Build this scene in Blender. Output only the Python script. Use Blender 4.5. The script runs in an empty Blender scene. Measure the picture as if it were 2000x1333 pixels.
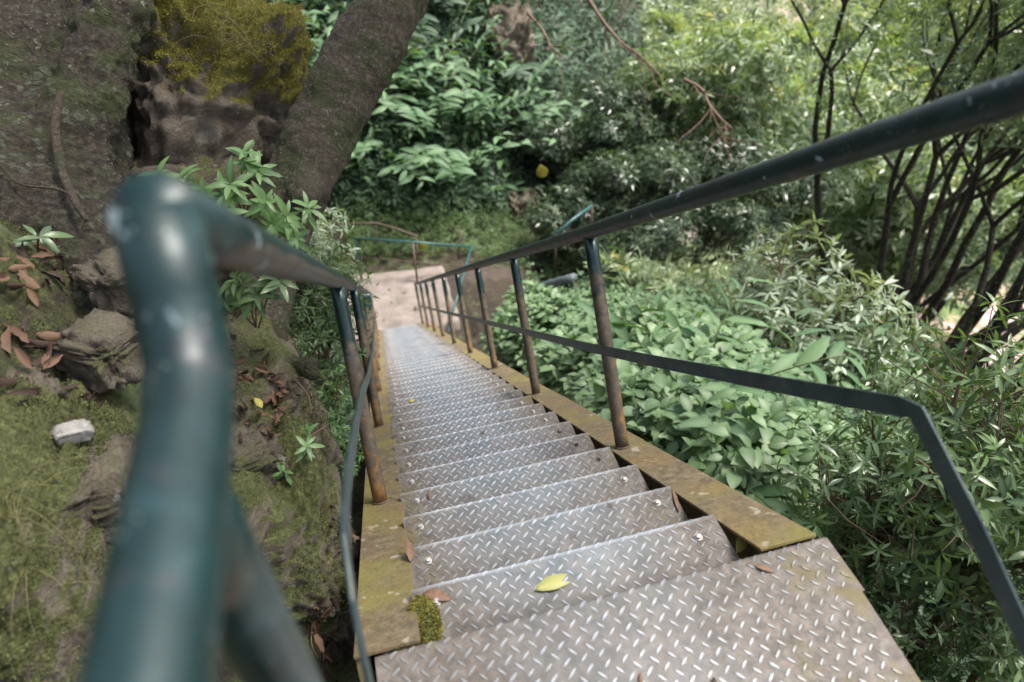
import bpy, bmesh, math, random
import numpy as np
from mathutils import Vector, Matrix, noise

R = math.radians
rng = np.random.default_rng(7)
random.seed(7)
C = bpy.context.scene.collection
SC = bpy.context.scene

# ------------------------------------------------------------------ camera
CAM = np.array([-0.34782365, -0.89256592, 1.55207740])
CR = np.array([[0.96631532, 0.18507681, -0.17883311],
               [-0.25586277, 0.61599307, -0.74504146],
               [-0.02772994, 0.76570171, 0.64259781]])
FPX = 1333.5
cd = bpy.data.cameras.new('camera')
cam = bpy.data.objects.new('camera', cd)
C.objects.link(cam)
m = Matrix.Identity(4)
for i in range(3):
    for j in range(3):
        m[i][j] = CR[i, j]
    m[i][3] = CAM[i]
cam.matrix_world = m
cd.sensor_width = 36.0
cd.lens = FPX * 36.0 / 2000.0
cd.clip_start = 0.03
cd.clip_end = 1500
cd.dof.use_dof = True
cd.dof.focus_distance = 2.35
cd.dof.aperture_fstop = 2.2
SC.camera = cam

# ------------------------------------------------------------------ sky and sun
w = bpy.data.worlds.new('World')
SC.world = w
w.use_nodes = True
nt = w.node_tree
bg = nt.nodes['Background']
sky = nt.nodes.new('ShaderNodeTexSky')
sky.sky_type = 'NISHITA'
sky.sun_disc = False
SUN_EL, SUN_AZ = R(60), R(84)
sky.sun_elevation = SUN_EL
sky.sun_rotation = SUN_AZ
sky.air_density = 1.0
sky.dust_density = 4.0
sky.ozone_density = 1.0
hs = nt.nodes.new('ShaderNodeHueSaturation')
hs.inputs['Saturation'].default_value = .40   # thin cloud veils the blue
nt.links.new(sky.outputs[0], hs.inputs['Color'])
nt.links.new(hs.outputs[0], bg.inputs[0])
bg.inputs[1].default_value = 0.105
sd = bpy.data.lights.new('sun', 'SUN')
sd.energy = 3.0
sd.angle = R(14)
sd.color = (1.0, 0.93, 0.84)
sun = bpy.data.objects.new('sun', sd)
C.objects.link(sun)
sdir = Vector((math.sin(SUN_AZ) * math.cos(SUN_EL), math.cos(SUN_AZ) * math.cos(SUN_EL), math.sin(SUN_EL)))
sun.rotation_euler = sdir.to_track_quat('Z', 'Y').to_euler()
sun.location = sdir * 40
SC.view_settings.view_transform = 'Standard'
SC.view_settings.look = 'None'
SC.view_settings.exposure = 1.42
SC.view_settings.gamma = 1.0
SC.cycles.use_denoising = True
SC.cycles.max_bounces = 6
SC.cycles.diffuse_bounces = 3
SC.cycles.glossy_bounces = 3
SC.cycles.transmission_bounces = 3
SC.cycles.transparent_max_bounces = 4
SC.cycles.sample_clamp_indirect = 6

# ------------------------------------------------------------------ frames
AL = R(35)
CA, SA = math.cos(AL), math.sin(AL)
def S(x, s, n):
    "point in the stair frame (across, down the slope, off the slope) to world"
    return np.array([x, s * CA + n * SA, -s * SA + n * CA])
def ray(px, py):
    return CR @ np.array([(px - 1000) / FPX, (666.5 - py) / FPX, -1.0])
def P(px, py, d):
    return CAM + ray(px, py) * d
STEP = 0.27953

# ------------------------------------------------------------------ terrain height
ctrl = []
def cp(x, y, z): ctrl.append((x, y, z))
for q in [(40, 470, 2.15), (100, 640, 1.8), (90, 900, 1.5), (-40, 700, 1.6), (20, 1250, 1.4), (-300, 900, 1.3), (-300, 300, 2.3), (180, 560, 2.1)]:
    cp(*P(*q))
for q in [(-.82, .1, -.25), (-.72, .8, -.9), (-.75, 1.6, -1.35), (-1.0, -.8, .0), (-.7, -.3, -.35), (-1.6, -1.5, .6), (-.8, -3, .3), (0, -2, -.2), (1.2, -2, -.4),
          (-.75, 3, -2.4), (-1.5, 3.2, -1.7), (-1.6, 5, -3.2), (-3, 5, -1.5), (-3, 3, .8), (-2.1, 2.1, .9), (-1.2, 2.2, -.3),
          (-1.5, 8, -5.9), (-3.2, 9, -4.2), (-1.6, 11, -7.75), (-2.6, 12.5, -7.6), (-5, 12, -5.5), (-6, 0, 3.2), (-6, 6, 2), (-9, 12, 0),
          (-2, 14.0, -7.5), (0, 14.2, -7.7), (1.5, 14.2, -7.8), (-2, 17.5, -3.6), (0, 18, -3.4), (3, 19.6, -4.2), (0, 24, 2), (-8, 20, 0), (-3, 30, 6),
          (-.5, 12, -7.8), (1, 12, -7.85), (.9, 10.6, -7.8), (-.8, 10, -7.6),
          (2.4, 12.6, -8.0), (4, 14.5, -8.8), (6, 16.7, -9.7), (12, 22, -14), (18, 27, -18), (25, 33, -22),
          (5, 19, -6.2), (8, 22.5, -7.5), (14, 28.5, -11), (22, 38, -16), (12, 34, -3), (24, 50, -8),
          (1.3, -1, -1.0), (1.3, 1, -1.6), (1.4, 3, -2.9), (1.4, 5, -4.3), (1.4, 7, -5.9), (1.6, 9, -7.4),
          (3, -1, -3.4), (7, -3, -7), (12, 0, -13), (15, 8, -16), (19, 17, -19), (25, 15, -22), (5, 12, -9.3), (9.5, 15, -12.5), (14, 20, -16),
          (32, 30, -24), (45, 40, -25), (20, 0, -18), (60, 60, -26), (50, 10, -26), (30, -20, -24), (90, 90, -27), (120, 40, -27), (40, 80, -14), (10, 80, 6), (-20, 60, 12), (6, -8, -5), (60, -30, -27), (150, 150, -24)]:
    cp(*q)
for yy in (.2, 1.5, 3, 4.5, 6, 7.5, 9):
    cp(0, yy, -.7 * yy - .5)
for q in [(1700, 1050, 4.6), (1500, 930, 5.0), (1330, 790, 5.4), (1250, 720, 6.6), (1340, 660, 9.0), (1450, 640, 12.5), (1520, 710, 11.5), (1620, 750, 11.5), (1740, 820, 11.5), (1900, 960, 8.5),
          (1950, 1120, 5.6), (1700, 1230, 4.6), (1150, 650, 8.6), (1120, 560, 13.0), (1250, 560, 16), (1340, 570, 19), (1440, 545, 28), (2100, 900, 11), (1000, 660, 10.2)]:
    cp(*P(*q))
ctrl = np.array(ctrl)
def _phi(r2): return np.sqrt(r2 + 0.05)
_D = ((ctrl[:, None, :2] - ctrl[None, :, :2]) ** 2).sum(-1)
_n = len(ctrl)
_A = np.zeros((_n + 3, _n + 3))
_A[:_n, :_n] = _phi(_D) - 0.02 * np.eye(_n)
_Pm = np.hstack([np.ones((_n, 1)), ctrl[:, :2]])
_A[:_n, _n:] = _Pm
_A[_n:, :_n] = _Pm.T
_w = np.linalg.solve(_A, np.concatenate([ctrl[:, 2], np.zeros(3)]))
def H(x, y):
    x = np.atleast_1d(np.asarray(x, float)); y = np.atleast_1d(np.asarray(y, float))
    out = np.empty(len(x))
    for a in range(0, len(x), 20000):
        xx, yy = x[a:a + 20000], y[a:a + 20000]
        r2 = (xx[:, None] - ctrl[None, :, 0]) ** 2 + (yy[:, None] - ctrl[None, :, 1]) ** 2
        out[a:a + 20000] = _phi(r2) @ _w[:_n] + _w[_n] + _w[_n + 1] * xx + _w[_n + 2] * yy
    return out
def hits(px, py, tmin=1.2, tmax=130):
    "where the rays through pixels meet the ground"
    px = np.atleast_1d(px); py = np.atleast_1d(py)
    D = np.stack([ray(a, b) for a, b in zip(px, py)])
    ts = np.geomspace(tmin, tmax, 160)
    Q = CAM[None, None] + D[:, None] * ts[None, :, None]
    h = GZ(Q[..., 0].ravel(), Q[..., 1].ravel()).reshape(Q.shape[:2])
    below = Q[..., 2] < h
    idx = np.where(below.any(1), below.argmax(1), -1)
    out = []
    for k in range(len(px)):
        if idx[k] <= 0:
            out.append(None); continue
        i = idx[k]
        a = Q[k, i - 1, 2] - h[k, i - 1]; b = h[k, i] - Q[k, i, 2]
        t = ts[i - 1] + (ts[i] - ts[i - 1]) * a / max(a + b, 1e-6)
        out.append(CAM + D[k] * t)
    return out

# ------------------------------------------------------------------ materials
def new_mat(name):
    mt = bpy.data.materials.new(name)
    mt.use_nodes = True
    n = mt.node_tree.nodes
    return mt, n, mt.node_tree.links, n['Principled BSDF']
def coord(n, l, kind='Object', scale=1.0):
    t = n.new('ShaderNodeTexCoord')
    mp = n.new('ShaderNodeMapping')
    sc = scale if isinstance(scale, tuple) else (scale,) * 3
    mp.inputs['Scale'].default_value = sc
    l.new(t.outputs[kind], mp.inputs[0])
    return mp.outputs[0]
def noi(n, l, vec, scale, detail=6, rough=.6, dist=0.0):
    t = n.new('ShaderNodeTexNoise')
    t.inputs['Scale'].default_value = scale
    t.inputs['Detail'].default_value = detail
    t.inputs['Roughness'].default_value = rough
    t.inputs['Distortion'].default_value = dist
    l.new(vec, t.inputs['Vector'])
    return t.outputs['Fac']
def ramp(n, l, fac, stops):
    r = n.new('ShaderNodeValToRGB')
    e = r.color_ramp.elements
    while len(e) < len(stops): e.new(.5)
    for i, (p, c) in enumerate(stops):
        e[i].position = p
        e[i].color = (c, c, c, 1) if isinstance(c, (int, float)) else (*c, 1)
    l.new(fac, r.inputs[0])
    return r.outputs[0]
def mix(n, l, fac, a, b, mode='MIX'):
    x = n.new('ShaderNodeMix'); x.data_type = 'RGBA'; x.blend_type = mode
    def put(s, v):
        if isinstance(v, (int, float)): s.default_value = v
        elif isinstance(v, tuple): s.default_value = (*v, 1)
        else: l.new(v, s)
    put(x.inputs[0], fac); put(x.inputs[6], a); put(x.inputs[7], b)
    return x.outputs[2]
def mth(n, l, op, a, b=0.0, clamp=False):
    x = n.new('ShaderNodeMath'); x.operation = op; x.use_clamp = clamp
    for i, v in enumerate((a, b)):
        if isinstance(v, (int, float)): x.inputs[i].default_value = v
        else: l.new(v, x.inputs[i])
    return x.outputs[0]
def bump(n, l, h, strength, dist, bsdf, normal=None):
    b = n.new('ShaderNodeBump')
    b.inputs['Strength'].default_value = strength
    b.inputs['Distance'].default_value = dist
    l.new(h, b.inputs['Height'])
    if normal is not None: l.new(normal, b.inputs['Normal'])
    if bsdf is not None: l.new(b.outputs[0], bsdf.inputs['Normal'])
    return b.outputs[0]
def sep(n, l, vec):
    x = n.new('ShaderNodeSeparateXYZ'); l.new(vec, x.inputs[0]); return x.outputs
def attr(n, name):
    a = n.new('ShaderNodeAttribute'); a.attribute_name = name; return a.outputs['Fac']
def rgb(h):
    f = lambda v: (v / 12.92 if v <= .04045 else ((v + .055) / 1.055) ** 2.4)
    return tuple(f(int(h[i:i + 2], 16) / 255) for i in (0, 2, 4))

def leaf_mat(name, c1, c2, c3, rough=.42, trans=.3, yellow=0.0, spec=.5):
    def cool(c):
        g_ = .3 * c[0] + .59 * c[1] + .11 * c[2]
        return tuple(max(.002, g_ + (x - g_) * .80) * k_ for x, k_ in zip(c, (.94, .98, 1.12)))
    if 'yellow' not in name and 'moss' not in name: c1, c2, c3 = cool(c1), cool(c2), cool(c3)
    mt, n, l, b = new_mat(name)
    r = attr(n, 'rnd')
    oi = n.new('ShaderNodeObjectInfo')
    rr = mth(n, l, 'FRACT', mth(n, l, 'ADD', r, mth(n, l, 'MULTIPLY', oi.outputs['Random'], .25)))
    stops = [(0, c1), (.5, c2), (.93, c3)]
    if yellow: stops.append((1.0 - yellow, (.40, .36, .08)))
    col = ramp(n, l, rr, stops)
    v = attr(n, 'mid')
    col = mix(n, l, mth(n, l, 'MULTIPLY', v, .35), col, (c3[0] * 1.5, c3[1] * 1.3, c3[2] * 1.2))
    l.new(col, b.inputs['Base Color'])
    b.inputs['Roughness'].default_value = rough
    b.inputs['Specular IOR Level'].default_value = spec
    tr = n.new('ShaderNodeBsdfTranslucent')
    l.new(mix(n, l, 1.0, col, (1.5, 1.6, .6), 'MULTIPLY'), tr.inputs[0])
    ms = n.new('ShaderNodeMixShader')
    ms.inputs[0].default_value = trans
    l.new(b.outputs[0], ms.inputs[1]); l.new(tr.outputs[0], ms.inputs[2])
    l.new(ms.outputs[0], n['Material Output'].inputs[0])
    return mt

M = {}
M['ginger'] = leaf_mat('ginger_leaf', (.04, .11, .045), (.065, .16, .06), (.11, .22, .07), .56, .25, 0, .35)
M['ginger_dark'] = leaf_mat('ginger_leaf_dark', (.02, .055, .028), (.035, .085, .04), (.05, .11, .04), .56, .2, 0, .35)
M['broad'] = leaf_mat('broad_leaf', (.06, .135, .045), (.095, .19, .065), (.16, .28, .085), .5, .28)
M['pitto'] = leaf_mat('whorled_leaf', (.028, .07, .026), (.055, .12, .04), (.12, .21, .05), .33, .25)
M['pitto_bright'] = leaf_mat('young_whorled_leaf', (.04, .12, .025), (.075, .19, .04), (.15, .29, .06), .42, .32)
M['pitto_pale'] = leaf_mat('pale_leaf', (.15, .22, .13), (.22, .30, .18), (.34, .42, .24), .35, .25)
M['canopy'] = leaf_mat('canopy_leaf', (.11, .17, .075), (.17, .25, .10), (.30, .38, .14), .36, .3, .015)
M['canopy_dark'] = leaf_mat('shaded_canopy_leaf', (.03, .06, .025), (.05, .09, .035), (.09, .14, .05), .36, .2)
M['canopy_yellow'] = leaf_mat('yellow_green_canopy_leaf', (.14, .20, .07), (.21, .28, .08), (.34, .40, .11), .38, .35)
M['fern'] = leaf_mat('fern_frond', (.04, .10, .02), (.07, .15, .03), (.12, .22, .04), .5, .3)
M['yellow_leaf'] = leaf_mat('yellowed_leaf', (.42, .33, .07), (.45, .38, .09), (.42, .40, .12), .5, .25)

def bark_mat(name, c1, c2, c3, sc=1.0, moss=.4, strength=1.0):
    mt, n, l, b = new_mat(name)
    v = coord(n, l, 'Object', 1.0)
    a = noi(n, l, v, 9 * sc, 10, .7)
    c = noi(n, l, v, 45 * sc, 8, .7)
    d = noi(n, l, v, 150 * sc, 4, .6)
    col = ramp(n, l, c, [(.3, c1), (.52, c2), (.72, c3)])
    mo = noi(n, l, v, 3.2 * sc, 8, .72, .4)
    mossc = ramp(n, l, noi(n, l, v, 70 * sc, 6, .7), [(.3, (.022, .032, .010)), (.6, (.07, .085, .022)), (.8, (.16, .18, .07))])
    col = mix(n, l, ramp(n, l, mo, [(.62 - moss * .35, 0.0), (.70 - moss * .35, .8)]), col, mossc)
    li = noi(n, l, v, 14 * sc, 5, .62)
    li2 = mth(n, l, 'MULTIPLY', ramp(n, l, li, [(.655, 0.0), (.68, 1.0)]), ramp(n, l, d, [(.42, .2), (.55, 1.0)]))
    col = mix(n, l, li2, col, (.30, .33, .26))
    vo = n.new('ShaderNodeTexVoronoi'); vo.inputs['Scale'].default_value = 55 * sc; l.new(v, vo.inputs['Vector'])
    sp = ramp(n, l, vo.outputs['Distance'], [(.12, 1.0), (.2, 0.0)])
    vb = n.new('ShaderNodeTexVoronoi'); vb.inputs['Scale'].default_value = 26 * sc
    wv = n.new('ShaderNodeVectorMath'); wv.operation = 'MULTIPLY_ADD'
    nn = n.new('ShaderNodeTexNoise'); nn.inputs['Scale'].default_value = 30 * sc; l.new(v, nn.inputs['Vector'])
    l.new(nn.outputs['Color'], wv.inputs[0]); wv.inputs[1].default_value = (.035 / sc,) * 3; l.new(v, wv.inputs[2])
    l.new(wv.outputs[0], vb.inputs['Vector'])
    bl = mth(n, l, 'MULTIPLY', ramp(n, l, vb.outputs['Distance'], [(.28, 1.0), (.42, 0.0)]), ramp(n, l, noi(n, l, v, 3.7 * sc, 5, .6), [(.42, 0.0), (.56, .75)]))
    col = mix(n, l, bl, col, ramp(n, l, c, [(.35, (.06, .075, .045)), (.65, (.17, .19, .13))]))
    spm = mth(n, l, 'MULTIPLY', sp, ramp(n, l, noi(n, l, v, 5 * sc, 4, .6), [(.5, 0.0), (.62, .7)]))
    col = mix(n, l, spm, col, (.42, .42, .38))
    col = mix(n, l, ramp(n, l, noi(n, l, v, 6.3 * sc, 6, .7), [(.66, 0.0), (.76, .45)]), col, (.22, .09, .025))
    l.new(col, b.inputs['Base Color'])
    b.inputs['Roughness'].default_value = .9
    h = mth(n, l, 'ADD', mth(n, l, 'MULTIPLY', a, 1.0), mth(n, l, 'ADD', mth(n, l, 'MULTIPLY', c, .6), mth(n, l, 'MULTIPLY', d, .3)))
    h = mth(n, l, 'ADD', h, mth(n, l, 'MULTIPLY', bl, .25))
    bump(n, l, h, strength, .05, b)
    return mt
M['bark'] = bark_mat('lichened_bark', (.014, .011, .008), (.05, .04, .028), (.17, .135, .095), 1.0, .32)
M['bark_lean'] = bark_mat('smooth_lichened_bark', (.04, .031, .022), (.10, .081, .06), (.21, .175, .135), 1.6, .45, .9)
M['bark_far'] = bark_mat('dark_stem_bark', (.018, .014, .01), (.035, .028, .02), (.07, .06, .042), .5, .25)
M['root'] = bark_mat('root_bark', (.05, .035, .02), (.12, .09, .06), (.22, .17, .12), 2.0, .3)

def rock_mat(name, moss_lo, moss_hi, moss_col='yellow', amount=.5):
    mt, n, l, b = new_mat(name)
    v = coord(n, l, 'Object', 1.0)
    vs = coord(n, l, 'Object', (1.0, 1.0, 2.2))
    a = noi(n, l, vs, 4, 10, .68, .6)
    c = noi(n, l, v, 30, 8, .7)
    d = noi(n, l, v, 120, 5, .65)
    col = ramp(n, l, a, [(.3, (.09, .07, .052)), (.48, (.21, .17, .13)), (.62, (.34, .30, .245)), (.75, (.46, .43, .38))])
    col = mix(n, l, .55, col, ramp(n, l, c, [(.3, .35), (.7, 1.0)]), 'MULTIPLY')
    dk = noi(n, l, v, 7, 8, .7)
    col = mix(n, l, ramp(n, l, dk, [(.5, 0.0), (.62, .75)]), col, (.055, .05, .03))
    col = mix(n, l, ramp(n, l, noi(n, l, v, 11, 6, .6), [(.66, 0.0), (.7, .8)]), col, (.42, .42, .38))
    col = mix(n, l, ramp(n, l, noi(n, l, v, 4.4, 6, .6), [(.64, 0.0), (.7, .6)]), col, (.28, .12, .03))
    if moss_col == 'yellow':
        mc = ramp(n, l, noi(n, l, v, 60, 8, .75), [(.3, (.06, .06, .012)), (.5, (.15, .14, .025)), (.7, (.30, .27, .05))])
    else:
        mc = ramp(n, l, noi(n, l, v, 60, 8, .75), [(.3, (.035, .04, .014)), (.5, (.10, .115, .035)), (.7, (.23, .25, .09))])
    g = n.new('ShaderNodeNewGeometry')
    nz = sep(n, l, g.outputs['Normal'])[2]
    mf = mth(n, l, 'ADD', mth(n, l, 'MULTIPLY', nz, .35), mth(n, l, 'MULTIPLY', noi(n, l, v, 2.6, 9, .68), 1.3))
    at = attr(n, 'moss')
    mf = mth(n, l, 'ADD', mf, at)
    fac = ramp(n, l, mth(n, l, 'MULTIPLY', mf, .5), [(moss_lo, 0.0), (moss_hi, 1.0)])
    col = mix(n, l, fac, col, mc)
    l.new(col, b.inputs['Base Color'])
    b.inputs['Roughness'].default_value = .92
    h = mth(n, l, 'ADD', a, mth(n, l, 'ADD', mth(n, l, 'MULTIPLY', c, .6), mth(n, l, 'MULTIPLY', d, .35)))
    h = mth(n, l, 'ADD', h, mth(n, l, 'MULTIPLY', fac, .25))
    bump(n, l, h, 1.0, .03, b)
    return mt
M['rock_yellow'] = rock_mat('mossy_rock', .47, .53, 'yellow')
M['rock_face'] = rock_mat('lichened_rock_face', .44, .58, 'green')
M['rock_green'] = rock_mat('green_mossy_rock', .44, .54, 'green')
M['rock_far'] = rock_mat('cliff_rock', .50, .60, 'green')

# forest soil with moss
mt, n, l, b = new_mat('forest_ground')
v = coord(n, l, 'Object', 1.0)
soil = ramp(n, l, noi(n, l, v, 22, 10, .75), [(.3, (.012, .009, .006)), (.5, (.035, .026, .018)), (.7, (.09, .065, .045))])
msc = ramp(n, l, noi(n, l, v, 75, 8, .75), [(.28, (.025, .032, .012)), (.5, (.08, .092, .03)), (.72, (.20, .21, .075))])
mpale = ramp(n, l, noi(n, l, v, 90, 6, .7), [(.3, (.05, .075, .03)), (.7, (.15, .20, .09))])
msc = mix(n, l, ramp(n, l, noi(n, l, v, 1.7, 3, .5), [(.46, 0.0), (.54, 1.0)]), msc, mpale)
at = attr(n, 'moss')
mf = mth(n, l, 'ADD', noi(n, l, v, 5.0, 10, .75), mth(n, l, 'MULTIPLY', mth(n, l, 'SUBTRACT', at, .5), .16))
col = mix(n, l, ramp(n, l, mf, [(.49, 0.0), (.6, 1.0)]), soil, msc)
pos = sep(n, l, v)
vfar = noi(n, l, v, .23, 5, .6)
farc = ramp(n, l, vfar, [(.36, (.06, .11, .03)), (.45, (.14, .2, .07)), (.52, (.45, .30, .27)), (.60, (.55, .44, .45)), (.7, (.42, .22, .16))])
low = ramp(n, l, mth(n, l, 'ADD', mth(n, l, 'MULTIPLY', pos[0], .02), mth(n, l, 'MULTIPLY', pos[1], -.008)), [(.32, 0.0), (.45, 1.0)])
col = mix(n, l, low, col, farc)
l.new(col, b.inputs['Base Color'])
b.inputs['Roughness'].default_value = .95
h = mth(n, l, 'ADD', noi(n, l, v, 14, 10, .75), mth(n, l, 'MULTIPLY', noi(n, l, v, 90, 5, .7), .4))
bump(n, l, h, .9, .04, b)
M['ground'] = mt

# painted pipe: teal paint, rubbed bare and rusty lower down
def pipe_mat(name, worn):
    mt, n, l, b = new_mat(name)
    t = n.new('ShaderNodeTexCoord')
    v = t.outputs['Object']
    a = noi(n, l, v, 7, 8, .65)
    f = noi(n, l, v, 60, 6, .7)
    paint = ramp(n, l, noi(n, l, v, 20, 5, .6), [(.35, (.003, .017, .019)), (.6, (.007, .030, .034)), (.78, (.035, .075, .085))])
    rust = ramp(n, l, noi(n, l, v, 26, 8, .75), [(.3, (.04, .032, .024)), (.5, (.10, .078, .055)), (.66, (.17, .13, .085)), (.8, (.08, .12, .13))])
    orange = ramp(n, l, f, [(.35, (.16, .08, .025)), (.65, (.33, .165, .04))])
    if worn == 'post':
        g = attr(n, 'down')
        fac = ramp(n, l, mth(n, l, 'ADD', g, mth(n, l, 'MULTIPLY', mth(n, l, 'SUBTRACT', a, .5), 1.1)), [(.22, 0.0), (.36, 1.0)])
        side = attr(n, 'side')
        of = mth(n, l, 'ADD', mth(n, l, 'MULTIPLY', mth(n, l, 'ADD', g, side), .5), mth(n, l, 'MULTIPLY', mth(n, l, 'SUBTRACT', noi(n, l, v, 11, 8, .7), .5), 1.3))
        ofac = ramp(n, l, of, [(.75, 0.0), (.86, .75)])
        col = mix(n, l, fac, paint, rust)
        col = mix(n, l, ofac, col, orange)
        rf = mth(n, l, 'ADD', mth(n, l, 'MULTIPLY', fac, .35), .28)
    else:
        side = attr(n, 'side')
        x = mth(n, l, 'ADD', side, mth(n, l, 'MULTIPLY', mth(n, l, 'SUBTRACT', a, .5), .8))
        fac = ramp(n, l, x, [(.52, 0.0), (.68, .85)])
        col = mix(n, l, fac, paint, ramp(n, l, noi(n, l, v, 16, 7, .7), [(.35, (.05, .04, .036)), (.6, (.12, .10, .09)), (.75, (.06, .10, .11))]))
        col = mix(n, l, ramp(n, l, noi(n, l, v, 17, 6, .65), [(.56, 0.0), (.68, .55)]), col, (.06, .038, .045))
        chips = ramp(n, l, noi(n, l, v, 24, 3, .5), [(.66, 0.0), (.69, .8)])
        col = mix(n, l, chips, col, (.28, .36, .40))
        rf = mth(n, l, 'ADD', mth(n, l, 'MULTIPLY', fac, .12), .42)
    vo = n.new('ShaderNodeTexVoronoi'); vo.inputs['Scale'].default_value = 140; l.new(v, vo.inputs['Vector'])
    speck = mth(n, l, 'MULTIPLY', ramp(n, l, vo.outputs['Distance'], [(.14, 1.0), (.2, 0.0)]), ramp(n, l, noi(n, l, v, 25, 3), [(.55, 0.0), (.62, .8)]))
    col = mix(n, l, speck, col, (.3, .34, .33))
    l.new(col, b.inputs['Base Color'])
    l.new(rf, b.inputs['Roughness'])
    b.inputs['Metallic'].default_value = .15
    b.inputs['Specular IOR Level'].default_value = .6
    bump(n, l, mth(n, l, 'ADD', a, mth(n, l, 'MULTIPLY', f, .35)), .35, .004, b)
    return mt
M['post'] = pipe_mat('worn_green_post_paint', 'post')
M['rail'] = pipe_mat('green_rail_paint', 'rail')

mt, n, l, b = new_mat('dark_flat_bar_paint')
v = coord(n, l)
col = ramp(n, l, noi(n, l, v, 12, 8, .7), [(.35, (.012, .030, .034)), (.55, (.03, .055, .06)), (.7, (.10, .10, .085)), (.8, (.05, .12, .13))])
l.new(col, b.inputs['Base Color']); b.inputs['Roughness'].default_value = .4; b.inputs['Metallic'].default_value = .2
bump(n, l, noi(n, l, v, 60, 4), .3, .003, b)
M['flat'] = mt

# lichen crusted stringer
mt, n, l, b = new_mat('lichened_channel_steel')
v = coord(n, l)
base = ramp(n, l, noi(n, l, v, 30, 8, .75), [(.3, (.05, .042, .026)), (.5, (.14, .11, .065)), (.7, (.25, .205, .13))])
lich = ramp(n, l, noi(n, l, v, 38, 8, .75), [(.3, (.09, .065, .028)), (.5, (.18, .125, .05)), (.7, (.30, .225, .10))])
ys = noi(n, l, v, 3.6, 8, .7)
col = mix(n, l, ramp(n, l, ys, [(.45, 0.0), (.60, .8)]), base, lich)
col = mix(n, l, ramp(n, l, noi(n, l, v, 2.1, 6, .6), [(.5, 0.0), (.62, .7)]), col, (.20, .18, .045))
vo = n.new('ShaderNodeTexVoronoi'); vo.inputs['Scale'].default_value = 16
l.new(coord(n, l, 'Object', (1.0, 1.0, 1.0)), vo.inputs['Vector'])
pt = noi(n, l, v, 15, 4, .6)
col = mix(n, l, ramp(n, l, pt, [(.645, 0.0), (.67, .75)]), col, (.36, .33, .27))
col = mix(n, l, ramp(n, l, noi(n, l, v, 130, 3), [(.6, 0.0), (.68, .8)]), col, (.03, .025, .02))
l.new(col, b.inputs['Base Color']); b.inputs['Roughness'].default_value = .75
bump(n, l, mth(n, l, 'ADD', noi(n, l, v, 40, 8, .8), mth(n, l, 'MULTIPLY', noi(n, l, v, 160, 3), .4)), .6, .004, b)
M['stringer'] = mt

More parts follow.
